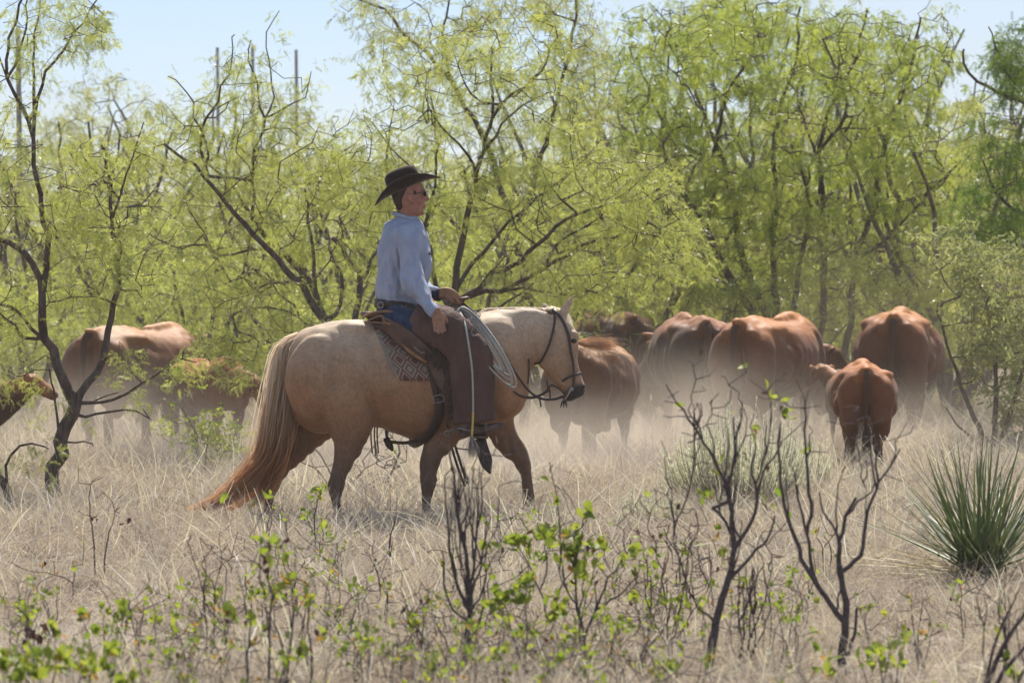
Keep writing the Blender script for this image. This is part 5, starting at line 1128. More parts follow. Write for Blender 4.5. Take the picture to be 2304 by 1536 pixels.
# rows of mesquite farther back: a few grown shapes, each copy a tree of its own
def generic(seed, H, Rw, leaf, nst=6, na=420, per=2, scl=1.45, tip=.0042):
    t = Tree(seed); r = t.r
    for k in range(nst):
        a = 6.28 * k / nst + r.uniform(-.4, .4); q = r.uniform(.35, .85) * Rw
        pts = [(0.05 * math.cos(a), .05 * math.sin(a), 0), (q * .25 * math.cos(a), q * .25 * math.sin(a), H * .28), (q * .6 * math.cos(a + .2), q * .6 * math.sin(a + .2), H * .55), (q * math.cos(a + .1), q * math.sin(a + .1), H * .86)]
        t.path([Vector(p) for p in pts], .075 * H / 5, .015, attach=(k > 0), wig=.03, step=.2)
    A = []
    for c in range(13):                       # uneven clumps
        a = r.uniform(0, 6.28); q = math.sqrt(r.uniform(.02, 1)) * Rw * .8; cz = r.uniform(.22, .95) * H; cr = r.uniform(.16, .30) * Rw
        cz = min(cz, H * (1 - .25 * (q / Rw) ** 2)); c0 = np.array([q * math.cos(a), q * math.sin(a), cz])
        for i in range(na // 13): v = r.normal(0, 1, 3); v /= np.linalg.norm(v); A.append(c0 + v * cr * r.uniform(.3, 1) ** .5 * np.array([1.2, 1.2, .9]))
    A = [a for a in A if a[2] > .3]
    t.grow(A, step=.14, wig=.05); t.radii(tip=tip)
    mt = t.bark('trunk', M['bark_pale'], None); me = mt.data; bpy.data.objects.remove(mt)
    q, rot = t.leafpts(per, rmax=.02, jit=.10, keep=.85, clump=.9, cf=1.2)
    return me, q, rot, t.r.uniform(.8, 1.3, len(q)) * scl, leaf
GEN = [generic(41, 4.4, 2.6, 'mesq'), generic(42, 5.2, 2.9, 'mesq', 7), generic(43, 6.6, 3.3, 'deep', 7, 520), generic(44, 3.2, 2.4, 'bright', 6, 380)]
CROWN = {}
def place_tree(k, px, D, s, rz, label, grp):
    me, q, rot, sc, leaf = GEN[k]; p = W(px, 0, D)
    root = empty('mesquite_tree', (p.x, D, 0), rz, label, 'tree', grp); root.scale = (s,) * 3
    link('trunk', me, root)
    if k not in CROWN: CROWN[k] = scatter('crown', q, rot, sc, SPR[leaf], root)
    else:
        c = CROWN[k].copy(); COL.objects.link(c); c.parent = root
r_ = np.random.default_rng(77)
LG = 'pale mesquite tree in the hazy rows beyond the herd, left half'; RG = 'green mesquite tree in the hazy rows beyond the herd, right half'
for i, (k, px, D, s) in enumerate([(3, 60, 47, 1.0), (0, 210, 52, 1.0), (3, 330, 45, .95), (1, 120, 62, .95), (0, 420, 60, 1.0), (3, 560, 50, 1.0), (0, 690, 56, .8), (1, 430, 70, 1.1), (3, 800, 47, 1.0), (0, 900, 54, .9), (1, 1010, 64, .85), (3, 1120, 50, 1.0), (3, 1230, 46, 1.1), (0, 300, 78, .9), (0, 20, 72, 1.0), (3, 440, 43, .8), (3, 700, 43, .8), (3, 1010, 43, .9)]):
    place_tree(k, px, D, s, r_.uniform(0, 6.28), LG, 'mesquite trees beyond the herd on the left')
for i, (k, px, D, s) in enumerate([(2, 1400, 58, .9), (2, 1600, 64, 1.0), (2, 1850, 62, 1.0), (2, 2040, 60, .85), (1, 2200, 54, .9), (2, 2330, 60, .85), (3, 1420, 47, 1.1), (3, 1560, 50, 1.2), (0, 1650, 52, 1.1), (3, 1930, 50, 1.2), (0, 2060, 49, 1.1), (3, 2150, 46, 1.2), (1, 1250, 68, 1.0), (2, 1750, 76, 1.05)]):
    place_tree(k, px, D, s, r_.uniform(0, 6.28), RG, 'mesquite trees beyond the herd on the right')
# tree line farther off, each still a tree
for i in range(34):
    D = r_.uniform(84, 118); px = -60 + i * 74 + r_.uniform(-30, 30)
    place_tree([0, 1, 3][i % 3] if px < 1300 else [0, 1, 2][i % 3], px, D, r_.uniform(.9, 1.15), r_.uniform(0, 6.28), 'distant mesquite tree in the farthest line of brush', 'mesquite trees in the farthest line')

# poles far behind the brush
def pole(px, ptop, D, rpx, label, wires=None, name='wooden_pole'):
    p = W(px, ptop, D); root = empty(name, (p.x, D, 0), 0, label, 'pole', None)
    mb = MB(); tube(mb, [(0, 0, -.2), (.02, 0, p.z * .5), (0.0, 0, p.z)], [rpx / F_PX * D * 1.1, rpx / F_PX * D, rpx / F_PX * D * .9], n=12); mb.build('shaft', M['pole'], root)
    return root, p
pr, pp = pole(42, 62, 62, 6.5, 'tall utility pole behind the tree at the far left', name='utility_pole')
for z_, k in ((340, 0), (362, 1), (566, 2)):
    mb = MB(); a = W(-60, z_, 62); b = W(330, z_ + 14, 74); tube(mb, [(a.x - pp.x, 0.1, a.z), ((a.x + b.x) / 2 - pp.x, 6, (a.z + b.z) / 2 - .2), (b.x - pp.x, 12, b.z)], .012, n=5, sub=5); mb.build('wire', M['wire'], pr)
pole(490, 108, 88, 4.2, 'shortest and leftmost of the three dark posts rising above the trees')
pole(569, 106, 90, 4.6, 'middle post of the three dark posts rising above the trees')
pole(667, 113, 92, 4.2, 'post nearest the rider of the three dark posts above the trees')

# ------------------------------------------------------------------ dry grass
def tuft(seed, n, hgt, spread, lean, wid, lie=0.2, seg=5):
    r = np.random.default_rng(seed); Vs = []; Qs = []; c = 0
    for i in range(n):
        b = r.normal(0, spread, 2); L = hgt * r.uniform(.45, 1.25); a = r.uniform(0, 6.28); ln = abs(r.normal(lean, .35)) + (1.2 if r.uniform() < lie else 0)
        d = np.array([math.cos(a) * math.sin(ln), math.sin(a) * math.sin(ln), math.cos(ln)]); p = np.array([b[0], b[1], -.01]); P = [p]
        cv = r.normal(0, .15, 3); cv[2] -= .10 + .12 * abs(math.sin(ln))
        for k in range(seg):
            d = d + cv / 1.6; d /= np.linalg.norm(d); q = P[-1] + d * L / seg
            if q[2] < .01: q[2] = .01 + r.uniform(0, .03)
            P.append(q)
        P = np.array(P); m = len(P); T = np.gradient(P, axis=0); S = np.cross(T, r.normal(0, 1, 3)); S /= np.linalg.norm(S, axis=1)[:, None] + 1e-9
        w_ = wid * r.uniform(.5, 1.3) * (1 - .75 * np.linspace(0, 1, m) ** 1.5)
        Vs.append(np.concatenate([P - S * w_[:, None], P + S * w_[:, None]])); k_ = np.arange(m - 1); Qs.append(np.stack([k_, k_ + 1, m + k_ + 1, m + k_], 1) + c); c += 2 * m
    return mesh_np('tuft', np.concatenate(Vs), np.concatenate(Qs), M['grass'], smooth=False)
M['grass_pale'] = mat_leaf('bleached_grass', [(0.50, 0.45, 0.40), (0.62, 0.57, 0.51), (0.72, 0.68, 0.62)], 0.42, rough=0.5, spec=0.4, tboost=1.1)
M['grass_dark'] = mat_leaf('dark_grass', [(0.12, 0.09, 0.075), (0.20, 0.155, 0.13), (0.28, 0.22, 0.18)], 0.35, rough=0.7, spec=0.2, tboost=1.0)  # darker tone for the short matted tufts
TF = [tuft(i, 100, .27, .11, .95, .0019, .35) for i in range(6)] + [tuft(20 + i, 20, .42, .09, .8, .0024, .30) for i in range(2)]
for q_ in (6, 7): TF[q_].materials.clear(); TF[q_].materials.append(M['grass_pale'])
TD = [tuft(40 + i, 60, .17, .10, 1.0, .0024, .5) for i in range(2)]
for t_ in TD: t_.materials.clear(); t_.materials.append(M['grass_dark'])
GP = [proto('tuft', m) for m in TF + TD]
def grass_field():
    r = np.random.default_rng(5); P = []; Sc = []
    def put(y0, y1, dens, s0, s1):
        n = int((y1 - y0) * ((y0 + y1) * .1334 + 4.0) * dens)
        y = r.uniform(y0, y1, n); x = r.uniform(-1, 1, n) * (y * .1334 + 2.0)
        for a, b in zip(x, y):
            f = .5 + .5 * fbm(a, b, .55, 7.7)          # patches: thick and thin
            if r.uniform() > .55 + .9 * f: continue
            P.append((a, b, ground_z(a, b))); Sc.append(r.uniform(s0, s1) * (.7 + .6 * f) * (1.26 if 25.5 < b < 30 else 1.22 if b > 23.5 else 1))
    put(13.5, 20, 44, .55, 1.05); put(20, 32, 40, .6, 1.15); put(32, 44, 26, .7, 1.25); put(44, 60, 11, .9, 1.5); put(60, 95, 3.0, 1.2, 2.2)
    n = len(P); rot = np.stack([r.normal(0, .12, n), r.normal(0, .12, n) + .06, r.uniform(0, 6.28, n)], 1)
    o = scatter('grass', P, rot, Sc, GP); tag(o, 'tangled dry straw coloured grass all over the pasture', 'grass', kind='stuff'); return n
print('tufts', grass_field())

# ------------------------------------------------------------------ shrubs and stems in the grass
def leaf_me(seed, mat, L=.042, W_=.017):
    r = np.random.default_rng(seed); n = 6; V = []; 
    for i in range(n + 1):
        t = i / n; w_ = W_ * (math.sin(math.pi * t ** 1.25) ** .8) + .0006; z = .010 * math.sin(t * 2.2) * (1 if seed % 2 else -1) - .006 * t
        V += [(t * L, -w_, z + .004), (t * L, 0, z), (t * L, w_, z + .004)]
    k = np.arange(n) * 3
    Q = np.concatenate([np.stack([k, k + 3, k + 4, k + 1], 1), np.stack([k + 1, k + 4, k + 5, k + 2], 1)])
    return mesh_np('leaf', V, Q, mat)
LM = {'green': [leaf_me(i, M['sprig'], .036 + .004 * i, .013 + .002 * (i % 3)) for i in range(4)], 'dead': [leaf_me(10 + i, M['sprig_dead'], .034, .009) for i in range(2)], 'rust': [leaf_me(20, M['sprig_rust'], .034, .012)]}
NLEAF = [0]
def shrub(label, D, base, stems, tips=None, nleaf=0, mix=(1, 0, 0), bark='twig', seed=1, grp=None, name='shrub', dep=.12, twigs=0, lsc=1.0, reach=.22, top=None, fans=0, flen=.3):
    """stems: (pixels, r0 px, r1 px); leaves are put near the listed pixel tips, or near random stem ends"""
    t = Tree(seed); s_ = F_PX / D; r = t.r
    for k, st in enumerate(stems):
        pts, r0, r1 = st[:3]; d1 = r.uniform(-dep, dep) if k else 0
        m = len(pts); t.path([W(x, y, D + d1 * i / max(1, m - 1)) for i, (x, y) in enumerate(pts)], r0 / s_, r1 / s_, wig=.003, step=.035)
    P0z = min(p[2] for p in t.P); Pz = max(p[2] for p in t.P)
    for q in range(fans):
        P = np.array(t.P); i = int(r.integers(int(len(P) * .03), len(P))); p = P[i]; L = flen * r.uniform(.4, 1.1); zt = P0z + .92 * (Pz - P0z); L = min(L, max(.05, zt - p[2] + .03)); a = r.uniform(0, 6.28); o_ = r.uniform(.05, .32)
        e = p + np.array([math.cos(a) * o_ * L, math.sin(a) * o_ * L * .6, L]); m1 = p * .6 + e * .4 + np.array([math.cos(a), math.sin(a) * .6, 0]) * L * o_ * .35; m2 = p * .3 + e * .7 + r.normal(0, .008, 3) + np.array([math.cos(a), 0, 0]) * L * o_ * .3
        t.path([p, m1, m2, e], r.uniform(1.8, 2.8) / s_, 1.0 / s_, wig=.003, step=.03)
    if twigs:
        P = np.array(t.P); I = r.integers(len(P) // 4, len(P), twigs); A = [P[i] + r.normal(0, 1, 3) * np.array([.06, .05, .04]) + np.array([0, 0, r.uniform(.03, reach)]) for i in I]
        t.grow(A, step=.04, wig=.003, up=.05)
    t.radii(tip=.0021, ex=.34)
    org = Vector((W(base[0], base[1], D).x, D, 0)); root = empty(name, org, 0, label, 'shrub', grp)
    t.bark('stem', M[bark], root, org)
    P = np.array(t.P) - np.array(org)
    ends = [i for i in range(len(P)) if t.ch[i] == 0]
    spots = [np.array(W(a, b, D + r.uniform(-dep, dep) * .5)) - np.array(org) for a, b in (tips or [])]
    for i in range(nleaf):
        if spots and (r.uniform() < .8 or seed == 53): c = spots[int(r.integers(len(spots)))] + r.normal(0, .015, 3)
        else: c = P[ends[int(r.integers(len(ends)))]] + r.normal(0, .012, 3)
        u = r.uniform(); kind = 'green' if u < mix[0] else 'dead' if u < mix[0] + mix[1] else 'rust'
        o = link('leaf', LM[kind][int(r.integers(len(LM[kind])))], root, tuple(c)); o.rotation_euler = (r.normal(0, .6), r.normal(-.95, .4), r.uniform(0, 6.28)); o.scale = (lsc * 1.18 * r.uniform(.65, 1.25),) * 3; NLEAF[0] += 1
    return root
shrub('tall bare dark shrub with forked stems, rightmost of the two big ones in the grass', 17.0, (1895, 1560), [
    ([(1893, 1580), (1896, 1480), (1905, 1400), (1900, 1330), (1888, 1270), (1892, 1215), (1905, 1160), (1925, 1120)], 12, 3.2), ([(1900, 1395), (1858, 1345), (1835, 1312), (1808, 1262), (1800, 1235), (1772, 1160), (1756, 1090), (1752, 1020), (1756, 960)], 7, 2.2),
    ([(1836, 1310), (1824, 1262), (1816, 1200), (1806, 1160), (1796, 1120), (1795, 1090)], 5, 2), ([(1816, 1200), (1824, 1160), (1822, 1100), (1812, 1010), (1814, 930), (1810, 905)], 4.6, 2),
    ([(1900, 1292), (1925, 1262), (1942, 1240), (1946, 1190), (1968, 1110), (1980, 1085), (2004, 1052), (2026, 1008)], 5.5, 1.8), ([(1970, 1100), (1962, 1050), (1958, 1010), (1955, 960)], 2.6, 1.4), ([(1892, 1218), (1872, 1180), (1852, 1150), (1844, 1108)], 3.6, 1.8), ([(1905, 1165), (1930, 1130), (1958, 1108), (1968, 1090)], 3.0, 1.6), ([(2004, 1052), (2015, 1010), (2013, 985)], 2.2, 1.2),
    ([(1905, 1480), (1922, 1430), (1930, 1368)], 4.5, 3), ([(1884, 1220), (1882, 1160), (1886, 1090), (1905, 1045)], 2.5, 1.2)], [(1740, 890), (1776, 940), (1700, 985), (1870, 1255)], 9, (.6, .3, .1), seed=51, dep=.10, fans=12, flen=.22, twigs=90, lsc=.9)
shrub('tall dark shrub with fine twigs and few leaves, left of the forked bare one', 17.2, (1585, 1560), [
    ([(1584, 1580), (1598, 1480), (1612, 1400), (1640, 1300), (1652, 1235), (1646, 1170), (1642, 1110), (1640, 1070)], 12, 4), ([(1642, 1110), (1615, 1050), (1600, 1020), (1570, 970), (1545, 935), (1520, 900), (1500, 865)], 4.6, 1.6), ([(1642, 1080), (1650, 1040), (1652, 990), (1648, 940)], 4, 1.6),
    ([(1652, 1230), (1680, 1190), (1700, 1150), (1705, 1100), (1718, 1060), (1740, 1030), (1758, 995)], 5, 1.8), ([(1650, 1300), (1690, 1250), (1728, 1210), (1745, 1160)], 4.6, 2), ([(1590, 1130), (1630, 1170), (1645, 1200)], 4, 3), ([(1705, 1110), (1690, 1050), (1700, 1000), (1690, 960)], 3, 1.4), ([(1612, 1400), (1560, 1350), (1540, 1290)], 3, 1.4)],
    [(1605, 1205), (1632, 1260), (1718, 1065), (1728, 1145), (1600, 1410), (1585, 1425), (1735, 885), (1700, 975), (1776, 938), (1680, 1050), (1590, 1120), (1755, 1110), (1820, 1010)], 46, (.62, .30, .08), seed=52, dep=.10, fans=34, flen=.34, twigs=170, lsc=.95)
shrub('dense upright bundle of purplish bare twigs in the lower middle', 17.3, (1040, 1560), [
    ([(1036, 1580), (1042, 1490), (1052, 1420), (1058, 1360), (1055, 1290), (1044, 1230), (1030, 1170), (1024, 1110), (1020, 1060), (1012, 1020)], 8.5, 2), ([(1056, 1370), (1030, 1320), (1014, 1260), (1008, 1190), (1002, 1130), (1000, 1070)], 4.5, 1.5), ([(1056, 1330), (1066, 1270), (1062, 1200), (1068, 1150)], 3.5, 1.4),
    ([(1052, 1400), (1020, 1370), (1000, 1310), (996, 1240)], 3.4, 1.3), ([(1056, 1350), (1075, 1290), (1088, 1230), (1104, 1160)], 3, 1.2), ([(1058, 1380), (1085, 1330), (1100, 1270), (1120, 1240)], 2.6, 1.2), ([(1020, 1500), (1000, 1440), (975, 1380)], 2.6, 1.1)], [(1100, 1290), (1090, 1240), (1126, 1230), (1095, 1310)], 12, (.7, .3, 0), seed=53, dep=.08, fans=34, flen=.38, twigs=200, reach=.14)
shrub('sprawling sprig with clusters of fresh green leaves right of the twig bundle', 18.6, (1250, 1380), [
    ([(1235, 1400), (1215, 1330), (1190, 1270), (1165, 1225)], 3, 1.3), ([(1215, 1330), (1232, 1270), (1225, 1220), (1240, 1200)], 2.6, 1.2), ([(1240, 1400), (1262, 1320), (1300, 1270), (1330, 1230)], 3, 1.3)], [(1165, 1220), (1190, 1235), (1212, 1210), (1232, 1205), (1200, 1250), (1235, 1215), (1180, 1205), (1150, 1225), (1210, 1265)], 90, (.96, .04, 0), bark='twig_grey', seed=54)
shrub('leafy upright shrub with a dark green leaf at its tip, in the lower middle right', 17.4, (1330, 1500), [
    ([(1320, 1540), (1312, 1440), (1300, 1360), (1295, 1280), (1290, 1215), (1318, 1170)], 4, 1.4), ([(1312, 1440), (1340, 1370), (1370, 1300), (1410, 1250), (1420, 1210)], 3.4, 1.3), ([(1340, 1370), (1390, 1340), (1430, 1300), (1440, 1260)], 2.6, 1.2), ([(1300, 1360), (1270, 1320), (1255, 1270)], 2.6, 1.2)], [(1322, 1165), (1285, 1200), (1298, 1225), (1270, 1220), (1310, 1240), (1340, 1250), (1420, 1245), (1430, 1255), (1352, 1235), (1285, 1255), (1425, 1350), (1400, 1260), (1300, 1300), (1250, 1350)], 130, (.88, .09, .03), seed=55, twigs=40, fans=10, flen=.2)
shrub('low leafy yellow green shrub in the bottom middle, right of the twig bundle', 17.0, (1180, 1460), [
    ([(1175, 1500), (1150, 1420), (1140, 1370), (1120, 1340)], 2.8, 1.2), ([(1178, 1500), (1185, 1420), (1180, 1350), (1190, 1310)], 2.8, 1.2), ([(1182, 1500), (1240, 1420), (1255, 1370)], 2.6, 1.2)], [(1130, 1350), (1150, 1340), (1170, 1320), (1190, 1320), (1110, 1370), (1170, 1360), (1250, 1360), (1260, 1380), (1240, 1400), (1140, 1400)], 100, (.94, .03, .03), bark='twig_grey', seed=56)
shrub('blurred row of upright leafy stems at the lower left of centre', 15.6, (620, 1600), [
    ([(600, 1620), (604, 1480), (608, 1340), (600, 1250), (604, 1215)], 4, 1.6), ([(640, 1620), (650, 1470), (660, 1380), (655, 1310)], 4, 1.5), ([(690, 1620), (700, 1500), (692, 1400), (690, 1350)], 4, 1.5), ([(560, 1620), (555, 1500), (560, 1440), (565, 1370)], 3.4, 1.3), ([(620, 1620), (628, 1540), (640, 1470), (600, 1370)], 3.4, 1.3)],
    [(604, 1215), (600, 1232), (630, 1260), (650, 1315), (625, 1330), (690, 1355), (560, 1400), (500, 1380), (510, 1400), (560, 1460), (600, 1280), (720, 1440), (680, 1480)], 96, (.74, .16, .10), seed=57, twigs=60, dep=.3, fans=12, flen=.25)
shrub('patch of glossy dark green leaves in the bottom left corner', 14.6, (110, 1640), [
    ([(60, 1660), (50, 1560), (40, 1500)], 3, 1.3), ([(100, 1660), (110, 1560), (125, 1500), (118, 1430)], 3, 1.3), ([(150, 1660), (170, 1560), (190, 1500)], 3, 1.3), ([(220, 1660), (240, 1560), (260, 1480)], 3, 1.2), ([(20, 1660), (10, 1560), (5, 1510)], 3, 1.2)],
    [(15, 1490), (60, 1500), (100, 1490), (130, 1480), (150, 1500), (180, 1510), (40, 1530), (210, 1520), (240, 1470), (235, 1505), (90, 1520), (270, 1540), (300, 1530)], 130, (.86, .08, .06), seed=58, dep=.3)
shrub('dry seed heads on dark stalks above the bottom left leaf patch', 16.2, (80, 1560), [([(75, 1580), (74, 1500), (72, 1430)], 3, 1.3), ([(85, 1580), (95, 1490), (112, 1420)], 2.6, 1.3), ([(70, 1580), (60, 1500), (62, 1440)], 2.4, 1.2)], [(74, 1430), (78, 1440), (112, 1425), (66, 1440), (76, 1450)], 18, (0, 1, 0), seed=59)
shrub('small sprig with three narrow green shoots near the lower left', 16.6, (220, 1540), [([(225, 1560), (205, 1470), (190, 1410), (180, 1390)], 2.4, 1.2), ([(228, 1560), (232, 1440), (232, 1380)], 2.4, 1.2), ([(232, 1560), (262, 1440), (278, 1375)], 2.4, 1.2)], [(182, 1395), (190, 1400), (232, 1385), (250, 1400), (278, 1380), (210, 1430), (242, 1470)], 34, (.97, 0, .03), bark='twig_grey', seed=60)
shrub('slender green tipped sprig standing below the horse hind hooves', 24.0, (715, 1275), [([(714, 1285), (708, 1225), (706, 1180), (712, 1140), (722, 1108)], 2.4, 1.1), ([(716, 1285), (726, 1220), (722, 1165)], 1.8, .9), ([(708, 1210), (690, 1165)], 1.6, .9), ([(660, 1285), (652, 1230), (642, 1175)], 1.8, .9)], [(722, 1108), (714, 1118), (726, 1115), (690, 1165), (696, 1160), (700, 1128), (642, 1168), (738, 1195), (740, 1210), (722, 1104)], 40, (1, 0, 0), seed=61, dep=.05, lsc=.95)
shrub('bare brown twig pair with a few curled leaves near the forked trunk', 22.5, (225, 1310), [([(215, 1310), (210, 1230), (205, 1180), (200, 1120), (205, 1085)], 2.4, 1), ([(232, 1310), (238, 1230), (250, 1180), (258, 1150)], 2.4, 1)], [(212, 1170), (280, 1180)], 8, (0, 1, 0), bark='twig_red', seed=62, twigs=34, reach=.12)
shrub('thin tall grey stem leaning left in the lower left', 17.6, (470, 1520), [([(468, 1560), (466, 1440), (460, 1380), (448, 1300), (436, 1260), (420, 1220)], 3, 1.1), ([(455, 1340), (462, 1290), (458, 1250)], 1.6, .8), ([(480, 1560), (482, 1340), (496, 1270), (490, 1200)], 2, .9)], None, 4, (.5, .5, 0), bark='twig_red', seed=63, twigs=16)
shrub('short black crooked twig in the open grass below the horse forelegs', 21.5, (880, 1250), [([(878, 1252), (876, 1220), (882, 1195), (890, 1170)], 2.6, 1.6), ([(884, 1250), (882, 1225)], 1.8, 1.2)], None, 0, seed=64, bark='twig')
shrub('dark bundle of crossing stems in the bottom right corner', 15.8, (2250, 1620), [([(2210, 1620), (2232, 1520), (2262, 1450), (2300, 1390), (2340, 1330)], 8, 3), ([(2225, 1620), (2250, 1530), (2285, 1480), (2340, 1420)], 7, 3), ([(2240, 1620), (2275, 1560), (2330, 1480)], 7, 3), ([(2200, 1620), (2226, 1500), (2250, 1420), (2290, 1340)], 5, 2)], [(2260, 1490), (2280, 1520)], 16, (.9, .1, 0), seed=65, twigs=60, fans=12, flen=.3)
shrub('leafy green clump at the bottom edge right of the tall bare shrub', 15.8, (2010, 1600), [([(2000, 1620), (1985, 1520), (1975, 1480)], 3, 1.3), ([(2008, 1620), (2020, 1520), (2030, 1460)], 3, 1.3), ([(2000, 1620), (1960, 1560), (1940, 1500)], 3, 1.2)], [(1980, 1460), (2010, 1460), (2035, 1450), (1960, 1500), (2030, 1500), (1990, 1510), (1850, 1480), (1860, 1520)], 52, (.9, .04, .06), bark='twig_grey', seed=66, dep=.2)
shrub('reddish brown twiggy shrub left of the tall leafy dark shrub', 18.2, (1500, 1440), [([(1505, 1460), (1500, 1380), (1490, 1300), (1498, 1250)], 3, 1.3), ([(1502, 1460), (1530, 1370), (1545, 1290), (1550, 1230)], 3, 1.2), ([(1500, 1460), (1460, 1360), (1450, 1290)], 2.6, 1.2), ([(1510, 1460), (1545, 1400), (1590, 1330)], 2.4, 1.1)], [(1480, 1220), (1475, 1290), (1480, 1255), (1540, 1250), (1430, 1290)], 26, (.5, .5, 0), bark='twig_red', seed=67, twigs=90, fans=16, flen=.24)
shrub('bare twiggy shrub between the two tall dark shrubs', 17.6, (1680, 1520), [([(1660, 1540), (1668, 1440), (1660, 1380), (1672, 1320)], 3, 1.2), ([(1664, 1540), (1690, 1430), (1720, 1360), (1735, 1290)], 3, 1.2), ([(1668, 1540), (1700, 1440), (1690, 1340), (1720, 1270)], 2.6, 1.1)], None, 4, (.5, .5, 0), seed=68, twigs=90, fans=18, flen=.3)
shrub('thin stem with a few hanging yellow green leaves beside the horse forefoot', 18.5, (1262, 1300), [([(1270, 1320), (1262, 1230), (1255, 1140), (1240, 1060), (1236, 1040)], 1.8, .9), ([(1300, 1320), (1290, 1240), (1262, 1160)], 1.4, .8)], [(1238, 1065), (1250, 1088), (1256, 1132)], 7, (.7, .3, 0), seed=69, bark='twig')
r_ = np.random.default_rng(99)
SM = [('short leafy sprig among the dry grass', (.92, .05, .03), 9, 'twig_grey'), ('short bare twiggy plant among the dry grass', (.1, .9, 0), 3, 'twig_red'), ('small mixed green and rusty sprig in the dry grass', (.7, .1, .2), 8, 'twig')]
for i in range(190):
    py = r_.uniform(1230, 1640) if i < 90 else r_.uniform(1400, 1640); px = r_.uniform(-40, 2340)
    if r_.uniform() < .5: px = r_.uniform(380, 1600)
    D = DG(py + 30); s_ = F_PX / D; hgt = r_.uniform(.10, .26) * s_; k = int(r_.choice([0, 0, 1, 2])); lab, mixv, nl, bk = SM[k]
    if i >= 90 and k == 1: k = 0; lab, mixv, nl, bk = SM[0]
    if i >= 90: nl = int(nl * 1.6)
    if px > 1950 and py < 1300: continue
    st = [([(px + r_.normal(0, 4), py + 34), (px + r_.normal(0, 8), py - hgt * .4), (px + r_.normal(0, 26), py - hgt * r_.uniform(.7, 1.1))], 2.0, .9) for q in range(int(r_.integers(2, 4)))]
    tips = [(a[0][-1][0], a[0][-1][1]) for a in st]
    shrub(lab, D, (px, py), st, tips, int(nl * r_.uniform(.6, 1.5)), mixv, bark=bk, seed=200 + i, grp='small plants scattered in the grass', dep=.05, twigs=10 if k != 1 else 22, reach=.10, lsc=.66, name='plant')
print('leaves', NLEAF[0])

# grey sagebrush: upright feathery tips
def sage(label, px, gy, wpx, hpx, seed, n=260, grp=None, lsc=1.0):
    D = DG(gy); s_ = F_PX / D; r = np.random.default_rng(seed); p0 = W(px, gy, D)
    root = empty('sagebrush', (p0.x, D, 0), 0, label, 'bush', grp); mb = MB(); V = []; T = []; c = 0
    for i in range(n):
        a = r.uniform(0, 6.28); q = math.sqrt(r.uniform()); x = q * math.cos(a) * wpx / s_ / 2; y = q * math.sin(a) * wpx / s_ / 2
        H_ = hpx / s_ * (1 - .35 * q ** 2) * r.uniform(.55, 1.12) * (.88 + .16 * math.sin(a * 3 + seed)); top = np.array([x + r.normal(0, .02), y, H_]); bot = np.array([x * .35, y * .35, 0]); mid = bot * .4 + top * .6 + np.array([x * .12, 0, -.08 * H_])
        tube(mb, [bot, mid, top], [.0035, .0022, .001], n=4, sub=2, cap=False)
        ax = (top - mid); L = np.linalg.norm(ax); ax /= L
        for k in range(34):
            t_ = r.uniform(.0, 1.02); b = mid + ax * L * t_; d = ax * .8 + r.normal(0, .30, 3); d /= np.linalg.norm(d); l_ = .044 * lsc * (1.15 - .5 * t_); s2 = np.cross(d, r.normal(0, 1, 3)); s2 /= np.linalg.norm(s2) / .0032
            V += [b - s2, b + s2, b + d * l_]; T.append((c, c + 1, c + 2)); c += 3
    mb.build('stem', M['twig_sage'], root)
    f = link('foliage', mesh_np('foliage', V, [np.array(T)], M['sage'], smooth=False), root); f['kind'] = 'stuff'
sage('large grey green sagebrush in front of the broad red cow', 1660, 1150, 350, 235, 71, 560)
sage('sagebrush between the large sagebrush and the small calf', 1800, 1120, 150, 150, 72, 150)
sage('low grey clump below the horse forefeet', 1245, 1192, 84, 60, 73, 90, lsc=.7)
sage('low grey green clump in the middle distance left of the large sagebrush', 1470, 1185, 170, 80, 74, 150, lsc=.7)
sage('small grey clump near the bottom right of the horse', 1390, 1200, 50, 46, 75, 50, lsc=.7)
# yucca: every blade its own
def yucca():
    D = 22.6; s_ = F_PX / D; r = np.random.default_rng(81); p0 = W(2212, 1238, D)
    root = empty('yucca', (p0.x, D, 0), 0, 'spiky dark green yucca rosette at the right edge', 'yucca')
    def blade(L, w0, bend):
        n = 7; V = []
        for i in range(n + 1):
            t = i / n; w_ = w0 * (1 - t ** 2.4) * (.75 + .5 * min(1, t * 4)) + .0004; z = -bend * t * t * L
            V += [(t * L, -w_, z + w_ * .35), (t * L, 0, z), (t * L, w_, z + w_ * .35)]
        k = np.arange(n) * 3
        return np.array(V), np.concatenate([np.stack([k, k + 3, k + 4, k + 1], 1), np.stack([k + 1, k + 4, k + 5, k + 2], 1)])
    ms = {}
    for nm, mt in (('g', 'yucca'), ('d', 'yucca_dry'), ('o', 'yucca_gold')):
        for b in range(3): ms[nm, b] = mesh_np('blade', *blade(.84, .0070 if nm != 'o' else .011, (.0, .06, .14)[b]), M[mt])
    for i in range(205):
        az = r.uniform(0, 6.28); el = r.uniform(.5, 1.5) if i % 3 else r.uniform(.3, 1.1); k = 'g'
        if i > 184: el = r.uniform(.05, .3); k = 'd'; az = math.pi + r.normal(0, .7)
        if i == 5: k = 'o'; az = math.pi; el = 1.15
        o = link('blade', ms[k, int(r.integers(3))], root, (r.normal(0, .05), r.normal(0, .05), .03)); o.rotation_euler = (r.normal(0, .3), -el, az); o.scale = (r.uniform(.75, 1.12),) * 3
        if k == 'd': o['label'] = 'dead straw coloured blade'
        if k == 'o': o['label'] = 'golden dead blade'
yucca()

